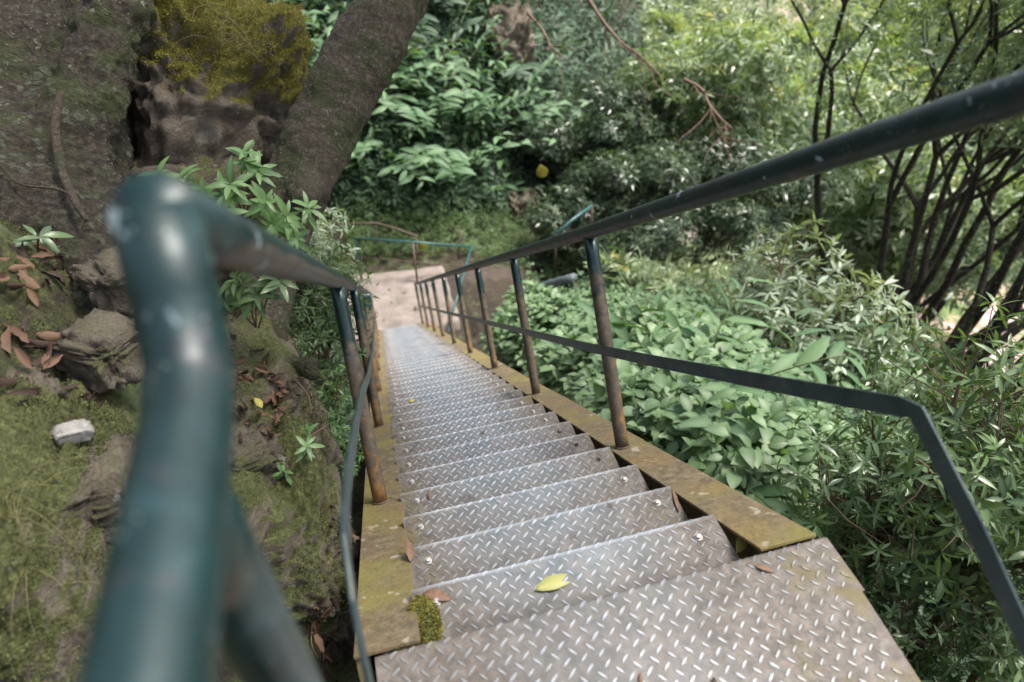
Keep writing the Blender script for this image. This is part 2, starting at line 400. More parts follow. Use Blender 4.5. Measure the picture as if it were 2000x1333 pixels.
# chequer plate : dirty brown film at the ends, rubbed teal steel in the middle
def plate_mat(name, lug):
    mt, n, l, b = new_mat(name)
    t = n.new('ShaderNodeTexCoord')
    oi = n.new('ShaderNodeObjectInfo')
    ad = n.new('ShaderNodeVectorMath'); ad.operation = 'ADD'
    cmb = n.new('ShaderNodeCombineXYZ')
    l.new(mth(n, l, 'MULTIPLY', oi.outputs['Random'], 37.0), cmb.inputs[2])
    l.new(t.outputs['Object'], ad.inputs[0]); l.new(cmb.outputs[0], ad.inputs[1])
    v = ad.outputs[0]
    xs = sep(n, l, t.outputs['Object'])
    wear = mth(n, l, 'SUBTRACT', 1.0, mth(n, l, 'POWER', mth(n, l, 'MULTIPLY', mth(n, l, 'ABSOLUTE', mth(n, l, 'ADD', xs[0], .0)), 2.65), 2.0), True)
    wn = mth(n, l, 'ADD', wear, mth(n, l, 'MULTIPLY', mth(n, l, 'SUBTRACT', noi(n, l, v, 9, 7, .65), .5), .9))
    # the front edge is rubbed cleaner; the duller back also stands for gap shade
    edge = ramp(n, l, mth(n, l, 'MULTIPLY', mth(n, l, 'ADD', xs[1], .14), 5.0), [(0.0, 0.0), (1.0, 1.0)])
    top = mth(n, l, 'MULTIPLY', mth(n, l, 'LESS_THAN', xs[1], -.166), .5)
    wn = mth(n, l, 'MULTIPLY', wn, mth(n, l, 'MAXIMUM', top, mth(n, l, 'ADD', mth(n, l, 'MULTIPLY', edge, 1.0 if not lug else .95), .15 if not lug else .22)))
    dirt = ramp(n, l, noi(n, l, v, 34, 7, .75), [(.3, (.055, .048, .042)), (.5, (.125, .108, .095)), (.7, (.215, .19, .17))])
    clean = ramp(n, l, noi(n, l, v, 22, 6, .7), [(.3, (.12, .165, .175)), (.5, (.22, .245, .255)), (.68, (.31, .29, .285))])
    f = ramp(n, l, wn, [(.2, 0.0), (1.05, .95)]) if not lug else ramp(n, l, wn, [(.12, 0.0), (.95, 1.0)])
    if lug:
        dirt = (.21, .215, .215)
        clean = (.72, .74, .80)
    col = mix(n, l, f, dirt, clean)
    gm = mth(n, l, 'MULTIPLY', ramp(n, l, noi(n, l, v, 6, 7, .7), [(.52, 0.0), (.6, .7)]), mth(n, l, 'SUBTRACT', 1.0, ramp(n, l, wear, [(.0, 0.0), (.35, 1.0)])))
    col = mix(n, l, gm, col, (.12, .10, .03))
    back = ramp(n, l, mth(n, l, 'MULTIPLY', mth(n, l, 'ADD', mth(n, l, 'ADD', xs[1], .16), mth(n, l, 'MULTIPLY', mth(n, l, 'SUBTRACT', noi(n, l, v, 25, 4), .5), .05)), 8.0), [(.1, 1.0), (.75, 0.0)])  # back of the tread darkened: dirt plus painted-in shade below the next nosing
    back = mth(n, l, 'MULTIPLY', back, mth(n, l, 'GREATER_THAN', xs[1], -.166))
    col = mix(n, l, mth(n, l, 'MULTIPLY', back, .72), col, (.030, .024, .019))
    stain = ramp(n, l, noi(n, l, v, 11, 6, .7), [(.60, 0.0), (.70, .6)])
    col = mix(n, l, stain, col, (.045, .036, .030))
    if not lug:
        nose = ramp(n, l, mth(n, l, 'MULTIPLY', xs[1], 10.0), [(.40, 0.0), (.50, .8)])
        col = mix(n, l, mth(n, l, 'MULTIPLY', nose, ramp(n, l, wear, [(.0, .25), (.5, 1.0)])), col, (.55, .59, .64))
    l.new(col, b.inputs['Base Color'])
    l.new(mth(n, l, 'ADD', mth(n, l, 'MULTIPLY', f, .35 if not lug else .5), .2 if not lug else .45), b.inputs['Metallic'])
    l.new(mth(n, l, 'SUBTRACT', .66 if not lug else .46, mth(n, l, 'MULTIPLY', f, .24 if not lug else .16)), b.inputs['Roughness'])
    bump(n, l, noi(n, l, v, 90, 5, .7), .25, .002, b)
    return mt
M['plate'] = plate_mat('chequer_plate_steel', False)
M['lug'] = plate_mat('rubbed_lug_steel', True)

def simple(name, c, rough=.6, metal=0.0, var=.25, sc=30, bs=.3, bd=.004):
    mt, n, l, b = new_mat(name)
    v = coord(n, l)
    f = noi(n, l, v, sc, 7, .7)
    col = ramp(n, l, f, [(.3, tuple(x * (1 - var) for x in c)), (.7, tuple(min(1, x * (1 + var)) for x in c))])
    l.new(col, b.inputs['Base Color'])
    b.inputs['Roughness'].default_value = rough; b.inputs['Metallic'].default_value = metal
    bump(n, l, f, bs, bd, b)
    return mt
M['bolt'] = simple('galvanised_bolt', (.42, .41, .39), .42, .5, .3, 120)
M['hole'] = simple('empty_bolt_hole', (.006, .005, .005), .9)
M['concrete'] = simple('worn_pinkish_concrete', (.195, .165, .148), .9, 0, .38, 3.0, .6, .02)
M['concrete_edge'] = simple('mossy_concrete_edge', (.30, .25, .17), .9, 0, .45, 6, .6, .02)
M['path'] = simple('trodden_earth', (.055, .042, .034), .95, 0, .4, 5, .6, .03)
M['pale_path'] = simple('pale_gravel_path', (.60, .50, .45), .95, 0, .2, 4, .4, .03)
M['blue_paint'] = simple('blue_green_rail_paint', (.03, .095, .105), .38, .1, .5, 14)
M['brown_pole'] = simple('weathered_brown_rail', (.12, .085, .07), .6, .1, .4, 14)
M['dead'] = simple('dead_brown_leaf', (.040, .021, .013), .6, 0, .6, 40, .5, .004)
M['dead_pale'] = simple('dry_tan_leaf', (.15, .085, .05), .6, 0, .4, 40, .5, .004)
M['stone'] = simple('pale_lichened_stone', (.30, .29, .275), .85, 0, .35, 25, .8, .01)
M['pipe_grey'] = simple('dull_grey_pipe', (.10, .13, .14), .6, 0, .3, 12)
M['stem'] = simple('green_plant_stem', (.10, .13, .045), .5, 0, .3, 20)
M['twig'] = simple('brown_twig', (.13, .085, .055), .7, 0, .3, 40)
M['branch_orange'] = simple('bare_orange_brown_branch', (.12, .07, .045), .65, 0, .35, 20)
M['spike'] = simple('pale_flower_spike', (.24, .30, .13), .6, 0, .4, 60)
M['straw'] = simple('dry_grass_blade', (.17, .15, .07), .7, 0, .35, 8)
M['tread_leaf'] = leaf_mat('pale_yellow_leaf', (.42, .42, .15), (.45, .46, .18), (.42, .46, .16), .5, .2)
M['moss_y'] = leaf_mat('yellow_moss', (.09, .088, .016), (.19, .175, .03), (.34, .31, .06), .8, .2)
M['moss_g'] = leaf_mat('green_moss', (.035, .043, .017), (.075, .085, .030), (.155, .17, .062), .8, .2)
M['skin'] = simple('skin', (.55, .33, .25), .6)
M['dark_cloth'] = simple('dark_grey_shirt', (.16, .17, .22), .8)
M['black_cloth'] = simple('black_leggings', (.012, .012, .014), .8)
M['white_cloth'] = simple('white_cloth', (.8, .8, .8), .8, 0, .05)
M['hair'] = simple('reddish_hair', (.35, .14, .09), .6)

# ------------------------------------------------------------------ mesh tools
class MB:
    "collects vertices, faces, attributes"
    def __init__(s):
        s.v = []; s.f = []; s.m = []; s.n = 0; s.a = {}
    def add(s, V, F, mi=0, **at):
        V = np.asarray(V, float)
        s.v.append(V)
        for k, a in at.items():
            s.a.setdefault(k, []).append((s.n, np.broadcast_to(np.asarray(a, float), (len(V),))))
        if isinstance(F, np.ndarray):
            s.f.append(F + s.n); s.m.append(np.full(len(F), mi))
        else:
            by = {}
            for f in F: by.setdefault(len(f), []).append(f)
            for k, fs in by.items():
                s.f.append(np.array(fs) + s.n); s.m.append(np.full(len(fs), mi))
        s.n += len(V)
    def mesh(s, name, mats, smooth=True):
        me = bpy.data.meshes.new(name)
        V = np.concatenate(s.v)
        loops = np.concatenate([f.ravel() for f in s.f])
        tot = np.concatenate([np.full(len(f), f.shape[1]) for f in s.f])
        st = np.concatenate([[0], np.cumsum(tot)[:-1]])
        me.vertices.add(len(V)); me.vertices.foreach_set('co', V.ravel().astype(np.float32))
        me.loops.add(len(loops)); me.loops.foreach_set('vertex_index', loops.astype(np.int32))
        me.polygons.add(len(tot))
        me.polygons.foreach_set('loop_start', st.astype(np.int32))
        me.polygons.foreach_set('loop_total', tot.astype(np.int32))
        me.polygons.foreach_set('material_index', np.concatenate(s.m).astype(np.int32))
        me.polygons.foreach_set('use_smooth', np.full(len(tot), smooth))
        for k, lst in s.a.items():
            arr = np.zeros(len(V), np.float32)
            for o, a in lst: arr[o:o + len(a)] = a
            at = me.attributes.new(k, 'FLOAT', 'POINT'); at.data.foreach_set('value', arr)
        for q in mats: me.materials.append(M[q])
        me.update(calc_edges=True)
        me.validate()
        return me
    def build(s, name, mats, parent=None, loc=None, smooth=True):
        if isinstance(mats, str): mats = [mats]
        return link(name, s.mesh(name, mats, smooth), parent, loc)
def link(name, me, parent=None, loc=None):
    o = bpy.data.objects.new(name, me); C.objects.link(o)
    if parent is not None: o.parent = parent
    if loc is not None: o.location = loc
    return o
def empty(name, loc=(0, 0, 0)):
    return link(name, None, None, loc)
def tag(o, label=None, cat=None, group=None, kind=None):
    if label: o['label'] = label
    if cat: o['category'] = cat
    if group: o['group'] = group
    if kind: o['kind'] = kind
    return o
def nrm(a):
    a = np.asarray(a, float)
    return a / (np.linalg.norm(a, axis=-1, keepdims=True) + 1e-12)
def tube(pts, rad, seg=12, cap=True, smoothpts=0, rough=0.0, seedo=0.0):
    "V, F of a tube along a polyline; also ring parameter and angle"
    pts = np.asarray(pts, float)
    rad = np.broadcast_to(np.asarray(rad, float), (len(pts),)).copy()
    if smoothpts:
        u = np.arange(len(pts)); uu = np.linspace(0, len(pts) - 1, smoothpts)
        # catmull-rom
        ex = np.vstack([2 * pts[0] - pts[1], pts, 2 * pts[-1] - pts[-2]])
        i = np.minimum(uu.astype(int), len(pts) - 2); t = (uu - i)[:, None]
        p0, p1, p2, p3 = ex[i], ex[i + 1], ex[i + 2], ex[i + 3]
        rad = np.interp(uu, u, rad)
        pts = .5 * (2 * p1 + (p2 - p0) * t + (2 * p0 - 5 * p1 + 4 * p2 - p3) * t ** 2 + (3 * p1 - p0 - 3 * p2 + p3) * t ** 3)
    T = nrm(np.gradient(pts, axis=0))
    ref = np.array([0, 0, 1.0]) if abs(T[0][2]) < .9 else np.array([1.0, 0, 0])
    U = []
    u0 = nrm(np.cross(T[0], ref))
    for k in range(len(pts)):
        u0 = nrm(u0 - T[k] * np.dot(u0, T[k])); U.append(u0)
    U = np.array(U); W = np.cross(T, U)
    an = np.linspace(0, 2 * np.pi, seg, endpoint=False)
    rr = rad[:, None] * np.ones((1, seg))
    if rough:
        for a in range(len(pts)):
            for b_ in range(seg):
                q = Vector((math.cos(an[b_]) * 1.2, math.sin(an[b_]) * 1.2, a * .35 + seedo))
                rr[a, b_] *= 1 + rough * noise.noise(q)
    V = pts[:, None] + rr[..., None] * (np.cos(an)[None, :, None] * U[:, None] + np.sin(an)[None, :, None] * W[:, None])
    V = V.reshape(-1, 3)
    k, j = np.meshgrid(np.arange(len(pts) - 1), np.arange(seg), indexing='ij')
    k = k.ravel(); j = j.ravel(); j2 = (j + 1) % seg
    F = np.stack([k * seg + j, k * seg + j2, (k + 1) * seg + j2, (k + 1) * seg + j], 1)
    fl = [tuple(f) for f in F]
    if cap:
        fl.append(tuple(range(seg))[::-1]); fl.append(tuple((len(pts) - 1) * seg + q for q in range(seg)))
    return V, fl
def box(o, ex, ey, ez):
    "box from a corner and three edge vectors"
    o, ex, ey, ez = map(lambda q: np.asarray(q, float), (o, ex, ey, ez))
    V = np.array([o, o + ex, o + ex + ey, o + ey, o + ez, o + ex + ez, o + ex + ey + ez, o + ey + ez])
    F = [(0, 3, 2, 1), (4, 5, 6, 7), (0, 1, 5, 4), (1, 2, 6, 5), (2, 3, 7, 6), (3, 0, 4, 7)]
    return V, F
def leaf(L=1.0, W=.25, n=4, droop=.2, fold=.25, wav=0.0, peak=.42):
    "leaf along +Y, face up +Z; returns V, F(quads), mid"
    t = np.linspace(0, 1, n + 1)
    w = np.where(t < peak, np.sin(t / peak * np.pi / 2) ** .8, np.cos((t - peak) / (1 - peak) * np.pi / 2) ** .75) * W / 2
    w[0] = W * .04; w[-1] = W * .01
    z = -droop * t ** 2 * L
    V = []
    for i in range(n + 1):
        yy = t[i] * L * (1 - .25 * droop * t[i])
        zz = z[i]
        wv = wav * math.sin(t[i] * 17)
        V += [(-w[i], yy, zz + w[i] * fold + wv), (0, yy, zz), (w[i], yy, zz + w[i] * fold - wv)]
    F = []
    for i in range(n):
        a = i * 3
        F += [(a, a + 1, a + 4, a + 3), (a + 1, a + 2, a + 5, a + 4)]
    mid = np.tile([0, 1, 0], n + 1)
    return np.array(V), np.array(F), mid
def kite(W=.3, droop=.25, fold=.2):
    "one-face leaf for far foliage"
    w_ = W / 2
    return np.array([(0, 0, 0), (-w_, .42, w_ * fold - droop * .15), (0, 1, -droop), (w_, .42, w_ * fold - droop * .15)]), np.array([(0, 3, 2, 1)]), np.zeros(4)
def scatter(mb, tpl, pos, ax, nr, sc, mi=0, rnd=None, g=rng):
    "place many copies of a leaf"
    V, F, mid = tpl
    N = len(pos)
    if N == 0: return
    ax = nrm(ax); nr = np.asarray(nr, float)
    nr = nrm(nr - ax * (nr * ax).sum(-1, keepdims=True))
    xr = np.cross(ax, nr)
    sc = np.broadcast_to(np.asarray(sc, float), (N,))
    Q = pos[:, None] + sc[:, None, None] * (V[None, :, 0:1] * xr[:, None] + V[None, :, 1:2] * ax[:, None] + V[None, :, 2:3] * nr[:, None])
    FF = (F[None] + (np.arange(N) * len(V))[:, None, None]).reshape(-1, F.shape[1])
    r = g.random(N) if rnd is None else rnd
    mb.add(Q.reshape(-1, 3), FF, mi, rnd=np.repeat(r, len(V)), mid=np.tile(mid, N))
def rdirs(N, g=rng):
    return nrm(g.normal(size=(N, 3)))
def fnoise(P_, sc, oct=5):
    return np.array([noise.fractal(Vector(q) * sc, 1.0, 2.0, oct) for q in P_])
def fused(V_F_list, voxel, amp, sc, seed=0, ridge=None, steps=((1, 5),)):
    "merge closed shapes into one skin by voxel remesh and roughen it"
    mb = MB()
    for V, F in V_F_list: mb.add(V, F)
    me = mb.mesh('tmp', [])
    o = bpy.data.objects.new('tmp', me); C.objects.link(o)
    r = o.modifiers.new('r', 'REMESH'); r.mode = 'VOXEL'; r.voxel_size = voxel
    s = o.modifiers.new('s', 'SMOOTH'); s.iterations = 4; s.factor = .6
    dg = bpy.context.evaluated_depsgraph_get(); dg.update()
    ev = o.evaluated_get(dg); em = ev.to_mesh()
    n_ = len(em.vertices)
    co = np.empty(n_ * 3); em.vertices.foreach_get('co', co); co = co.reshape(-1, 3)
    no = np.empty(n_ * 3); em.vertices.foreach_get('normal', no); no = no.reshape(-1, 3)
    F = [tuple(p.vertices) for p in em.polygons]
    ev.to_mesh_clear()
    bpy.data.objects.remove(o)
    d = np.zeros(n_)
    sh = np.array([seed * 7.3, seed * 3.1, seed * 1.7])
    for a, s_ in ((1.0, sc), (.4, sc * 4.0), (.24, sc * 13)):
        d += a * fnoise(co + sh, s_, 4)
    if ridge is not None: d += ridge(co)
    return co + no * d[:, None] * amp, F, no
def ico(r=1.0, sub=4):
    bm = bmesh.new(); bmesh.ops.create_icosphere(bm, subdivisions=sub, radius=r)
    V = np.array([v.co[:] for v in bm.verts]); F = np.array([[v.index for v in f.verts] for f in bm.faces])
    bm.free()
    return V, F
def rock(name, centre, size, rot, mat, amp=.18, sub=5, seed=0, sc=1.2, blocky=.35, mossf=None):
    V, F = ico(1.0, sub)
    # squash the sphere toward a rounded block
    V2 = np.sign(V) * np.abs(V) ** (1 - blocky)
    V2 = V2 / np.linalg.norm(V2, axis=1, keepdims=True) ** .4
    sh = np.array([seed * 5.1, seed * 2.7, seed * 9.2])
    f1 = fnoise(V + sh, sc, 5); f2 = fnoise(V * np.array([1, 1, 2.5]) + sh, sc * 4, 4); f3 = fnoise(V + sh, sc * 14, 3)
    V3 = V2 * (1 + amp * f1 + amp * .4 * f2 + amp * .13 * f3)[:, None] * np.asarray(size)
    rm = np.array(Matrix.Rotation(rot[2], 3, 'Z') @ Matrix.Rotation(rot[1], 3, 'Y') @ Matrix.Rotation(rot[0], 3, 'X'))
    V3 = V3 @ rm.T
    mb = MB()
    ms = mossf(V3) if mossf else np.zeros(len(V3))
    mb.add(V3, F, 0, moss=ms)
    return mb.build(name, mat, None, centre), V3 + np.asarray(centre), nrm(V3)

# ================================================================== GROUND
def axis(a, b, n, c, k):
    t = np.linspace(-1, 1, n)
    u = np.sinh(k * t) / math.sinh(k)
    return np.where(u < 0, c + u * (c - a), c + u * (b - c))
gx = axis(-60, 200, 400, -.9, 6.3)
gy = axis(-60, 220, 400, .5, 6.0)
GX, GY = np.meshgrid(gx, gy)
X, Y = GX.ravel(), GY.ravel()
Z = np.clip(H(X, Y), -30, 60)
pts = np.stack([X, Y, Z], 1)
near = np.exp(-((X + .5) ** 2 + (Y - 1) ** 2) / 60)
nz = fnoise(pts, .45, 5) * (.28 * (1 - near) + .05) + fnoise(pts, 3.0, 4) * .05
near2 = np.exp(-((X + 1) ** 2 + (Y - .4) ** 2) / 6)
nk = near2 > .02
f9 = np.zeros(len(X)); f9[nk] = fnoise(pts[nk], 4, 5) * .12 + np.abs(fnoise(pts[nk], 18, 3)) * .05
nz += f9 * np.minimum(1, near2 * 3)
pad = ((np.abs(X) < 1.6) & (Y > 9.4) & (Y < 14))
Z = Z + np.where(pad, 0, nz)
inst = (np.abs(X) < .72) & (Y > -2) & (Y < 11)
Z = np.where(inst, np.minimum(Z, -.7 * Y - .5), Z)
Z = np.where((X > -1.6) & (X < 1.6) & (Y > 10.2) & (Y < 13.2), np.minimum(Z, -7.86), Z)
mb = MB()
ny, nx = GX.shape
i, j = np.meshgrid(np.arange(ny - 1), np.arange(nx - 1), indexing='ij')
i = i.ravel(); j = j.ravel()
F = np.stack([i * nx + j, i * nx + j + 1, (i + 1) * nx + j + 1, (i + 1) * nx + j], 1)
mossa = np.clip(np.exp(-((X + 1.1) ** 2 + (Y - .4) ** 2) / 2.2) * 1.1 + .15 + .55 * np.exp(-((X + .5) ** 2 + (Y - 14.4) ** 2) / 6), 0, 1)
mb.add(np.stack([X, Y, Z], 1), F, 0, moss=mossa)
ground = tag(mb.build('ground', 'ground'), kind='structure')
def GZ(x, y):
    "height of the built ground mesh"
    i = np.clip(np.searchsorted(gy, y) - 1, 0, ny - 2); j = np.clip(np.searchsorted(gx, x) - 1, 0, nx - 2)
    zz = Z.reshape(ny, nx)
    fy = (y - gy[i]) / (gy[i + 1] - gy[i]); fx = (x - gx[j]) / (gx[j + 1] - gx[j])
    return (zz[i, j] * (1 - fx) * (1 - fy) + zz[i, j + 1] * fx * (1 - fy) + zz[i + 1, j] * (1 - fx) * fy + zz[i + 1, j + 1] * fx * fy)

# ================================================================== STAIRCASE
NT = 47
stair = empty('metal_staircase', (0, 0, 0))
tag(stair, 'steep outdoor metal stair with chequer plate treads and green pipe handrails', 'staircase')

# tread
def lug_tpl():
    L, Wd, h = .0145, .0042, .0022
    a = np.linspace(0, 2 * np.pi, 8, endpoint=False)
    ring = np.stack([np.sign(np.cos(a)) * np.abs(np.cos(a)) ** 1.0 * L, np.sin(a) * Wd, np.zeros(8)], 1)
    top = np.stack([np.cos(a) * L * .62, np.sin(a) * Wd * .5, np.full(8, h)], 1)
    V = np.vstack([ring, top])
    F = np.array([(k, (k + 1) % 8, 8 + (k + 1) % 8, 8 + k) for k in range(8)] + [(8, 9, 10, 11), (8, 11, 12, 15), (12, 13, 14, 15)])
    return V, F
LV, LF = lug_tpl()
def add_lugs(mb, x0, x1, prof, off=(0, 0)):
    "prof(u)-> (point yz, normal yz) for distance u back from the front edge"
    u0, u1, pf = prof
    p = .0375
    iu = int((u1 - u0) / (p / 2)) + 2; ix = int((x1 - x0) / (p / 2)) + 2
    for a in range(ix):
        for b_ in range(iu):
            if (a + b_) % 2: continue
            x = x0 + a * p / 2 + off[0]; u = u0 + b_ * p / 2 + off[1]
            if x < x0 + .012 or x > x1 - .012 or u < u0 + .006 or u > u1 - .008: continue
            ang = R(50) if a % 2 else R(-40)
            c, s_ = math.cos(ang), math.sin(ang)
            sc_ = random.uniform(.9, 1.08)
            V = LV * sc_
            lx = V[:, 0] * c - V[:, 1] * s_; lu = V[:, 0] * s_ + V[:, 1] * c
            out = np.empty_like(V)
            for q in range(len(V)):
                (y, z), (ny_, nz_) = pf(u + lu[q])
                h = V[q, 2] - .0004
                out[q] = (x + lx[q], y + ny_ * h, z + nz_ * h)
            mb.add(out, LF, 1)
TD, RB, LIP = .215, .009, .035   # depth, bend radius, lip
NOSE = .055
def tread_prof(u):
    # u = 0 at the lower end of the lip, then the bend, then back along the flat
    arc = RB * math.pi / 2
    if u < LIP: return (NOSE, -RB - (LIP - u)), (1, 0)
    if u < LIP + arc:
        t = (u - LIP) / RB
        return (NOSE - RB + RB * math.cos(t), -RB + RB * math.sin(t)), (math.cos(t), math.sin(t))
    d = u - LIP - arc
    return (NOSE - RB - d, 0.0), (0, 1)
def sheet(mb, x0, x1, prof, u1, n=26, thick=.005):
    us = np.concatenate([np.linspace(0, LIP, 3), LIP + RB * math.pi / 2 * np.linspace(.12, 1, 8), np.linspace(LIP + RB * math.pi / 2 + .02, u1, 6)])
    nxs = 13
    xs = np.linspace(x0, x1, nxs)
    top = []; bot = []
    for u in us:
        (y, z), (a, b_) = prof(u)
        for x in xs:
            top.append((x, y, z)); bot.append((x, y - a * thick, z - b_ * thick))
    V = np.array(top + bot); k = len(top); F = []
    nu = len(us)
    for a in range(nu - 1):
        for b_ in range(nxs - 1):
            q = a * nxs + b_
            F.append((q, q + 1, q + nxs + 1, q + nxs)); F.append((k + q, k + q + nxs, k + q + nxs + 1, k + q + 1))
        q = a * nxs
        F.append((q, q + nxs, k + q + nxs, k + q)); q += nxs - 1
        F.append((q, k + q, k + q + nxs, q + nxs))
    for b_ in range(nxs - 1):
        F.append((b_, k + b_, k + b_ + 1, b_ + 1)); q = (nu - 1) * nxs + b_
        F.append((q, q + 1, k + q + 1, k + q))
    mb.add(V, F, 0)
TX0, TX1 = -.402, .418
tmesh = []
for var in range(2):
    mb = MB()
    UMAX = LIP + RB * math.pi / 2 + TD - RB
    sheet(mb, TX0, TX1, tread_prof, UMAX)
    add_lugs(mb, TX0, TX1, (.01, UMAX, tread_prof), (.006 * var, .007 * var))
    # small bracket angle below each end
    for x in (TX0 + .002, TX1 - .042):
        mb.add(*box((x, -.13, -.045), (.04, 0, 0), (0, .15, 0), (0, 0, .0385)), 0)
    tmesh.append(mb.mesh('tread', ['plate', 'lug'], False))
def bolt_mesh():
    mb = MB()
    a = np.linspace(0, 2 * np.pi, 20, endpoint=False)
    def ringf(r, z, n_=20, ph=0.0):
        q = np.linspace(0, 2 * np.pi, n_, endpoint=False) + ph
        return np.stack([np.cos(q) * r, np.sin(q) * r, np.full(n_, z)], 1)
    V = np.vstack([ringf(.0115, 0), ringf(.0115, .0018), ringf(.0105, .0024)])
    F = [(k, (k + 1) % 20, 20 + (k + 1) % 20, 20 + k) for k in range(20)] + [(20 + k, 20 + (k + 1) % 20, 40 + (k + 1) % 20, 40 + k) for k in range(20)] + [tuple(40 + k for k in range(20))]
    mb.add(V, F)
    V = np.vstack([ringf(.0085, .0022, 6), ringf(.0085, .0078, 6), ringf(.0072, .0092, 6), ringf(.003, .0100, 6)])
    F = []
    for a_ in range(3):
        F += [(a_ * 6 + k, a_ * 6 + (k + 1) % 6, a_ * 6 + 6 + (k + 1) % 6, a_ * 6 + 6 + k) for k in range(6)]
    F.append(tuple(18 + k for k in range(6)))
    mb.add(V, F)
    return mb.mesh('bolt', ['bolt'], False)
BM_ = bolt_mesh()
mb = MB()
a_ = np.linspace(0, 2 * np.pi, 16, endpoint=False)
V = np.vstack([np.stack([np.cos(a_) * .0085, np.sin(a_) * .0085, np.full(16, .0012)], 1), np.stack([np.cos(a_) * .0085, np.sin(a_) * .0085, np.full(16, -.0002)], 1)])
mb.add(V, [tuple(range(16))] + [(k, (k + 1) % 16, 16 + (k + 1) % 16, 16 + k) for k in range(16)])
HM_ = mb.mesh('bolt_hole', ['hole'], False)
for k in range(NT):
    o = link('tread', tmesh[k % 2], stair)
    o.location = S(0, k * STEP, 0)
    o.rotation_euler = (random.uniform(-.012, .012), random.uniform(-.004, .004), random.uniform(-.004, .004))
    for sx in (-1, 1):
        hole = sx > 0 and k in (3, 4, 5)
        bo = link('bolt_hole' if hole else 'bolt', HM_ if hole else BM_, o)
        bo.location = (sx * .35 + random.uniform(-.004, .004), random.uniform(-.004, .004), .0004)
        bo.rotation_euler = (random.uniform(-.05, .05), random.uniform(-.05, .05), random.uniform(0, 1))

# stringers: channel with its flange up
S0, S1 = -.16, 13.3
DP = 1.4892
PS = .912
def stringer(xi, xo):
    mb = MB()
    wid = xo - xi
    cuts = [S0] + [PS + .03 + j * DP for j in range(0, 9)] + [S1]
    cuts = [c for c in cuts if c <= S1]
    for q in range(len(cuts) - 1):
        a, b_ = cuts[q], cuts[q + 1] - .004
        up = .0 + .0025 * (q % 2)
        mb.add(*box(S(xi, a, -.004 + up), (wid, 0, 0), S(0, b_ - a, 0), S(0, 0, .009)))
    # web, lower flange (inner web at the inner third)
    xw = xi + wid * .42 if xi > 0 else xi + wid * .42
    mb.add(*box(S(xw, S0 + .01, -.215), (.012, 0, 0), S(0, S1 - S0 - .02, 0), S(0, 0, .2095)))
    mb.add(*box(S(xi + .01, S0 + .01, -.226), (wid - .02, 0, 0), S(0, S1 - S0 - .02, 0), S(0, 0, .0105)))
    # outer plate
    xe = xo - .012 if xi > 0 else xi + .002
    mb.add(*box(S(xe, S0 + .008, -.21), (.010, 0, 0), S(0, S1 - S0 - .016, 0), S(0, 0, .205)))
    o = mb.build('stringer', 'stringer', stair, smooth=False)
    bv = o.modifiers.new('b', 'BEVEL'); bv.width = .0018; bv.segments = 2
    return o
stringer(-.541, -.396)
stringer(.432, .584)

# top landing
zl = STEP * SA
mb = MB()
def land_prof(u):
    (y, z), nn = tread_prof(u)
    return (y - NOSE - .172, z + zl), nn
us1 = LIP + RB * math.pi / 2 + .135
sheet(mb, -.49, .560, land_prof, us1)
add_lugs(mb, -.49, .558, (.01, us1, land_prof))
# second plate lies behind the first, 3 mm proud; its right side runs in a little
def land2(u):
    return (-.307 - u, zl + .003), (0, 1)
V = np.array([(-.492, -.300, zl + .003), (.552, -.300, zl + .003), (.46, -1.9, zl + .003), (-.492, -1.9, zl + .003)])
V = np.vstack([V, V - np.array([0, 0, .006])])
mb.add(V, [(3, 2, 1, 0), (4, 5, 6, 7), (0, 1, 5, 4), (1, 2, 6, 5), (2, 3, 7, 6), (3, 0, 4, 7)], 0)
add_lugs(mb, -.49, .53, (0.0, .75, land2), (.004, .009))
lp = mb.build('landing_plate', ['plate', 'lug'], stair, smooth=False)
mb = MB()
mb.add(*box((-.486, -1.88, zl - .16), (.93, 0, 0), (0, 1.68, 0), (0, 0, .152)))
mb.add(*box((-.53, -.40, zl - 1.3), (.05, 0, 0), (0, .05, 0), (0, 0, 1.08)))
mb.add(*box((.52, -.26, zl - 1.6), (.05, 0, 0), (0, .05, 0), (0, 0, 1.43)))
mb.build('landing_frame', 'stringer', stair, smooth=False)

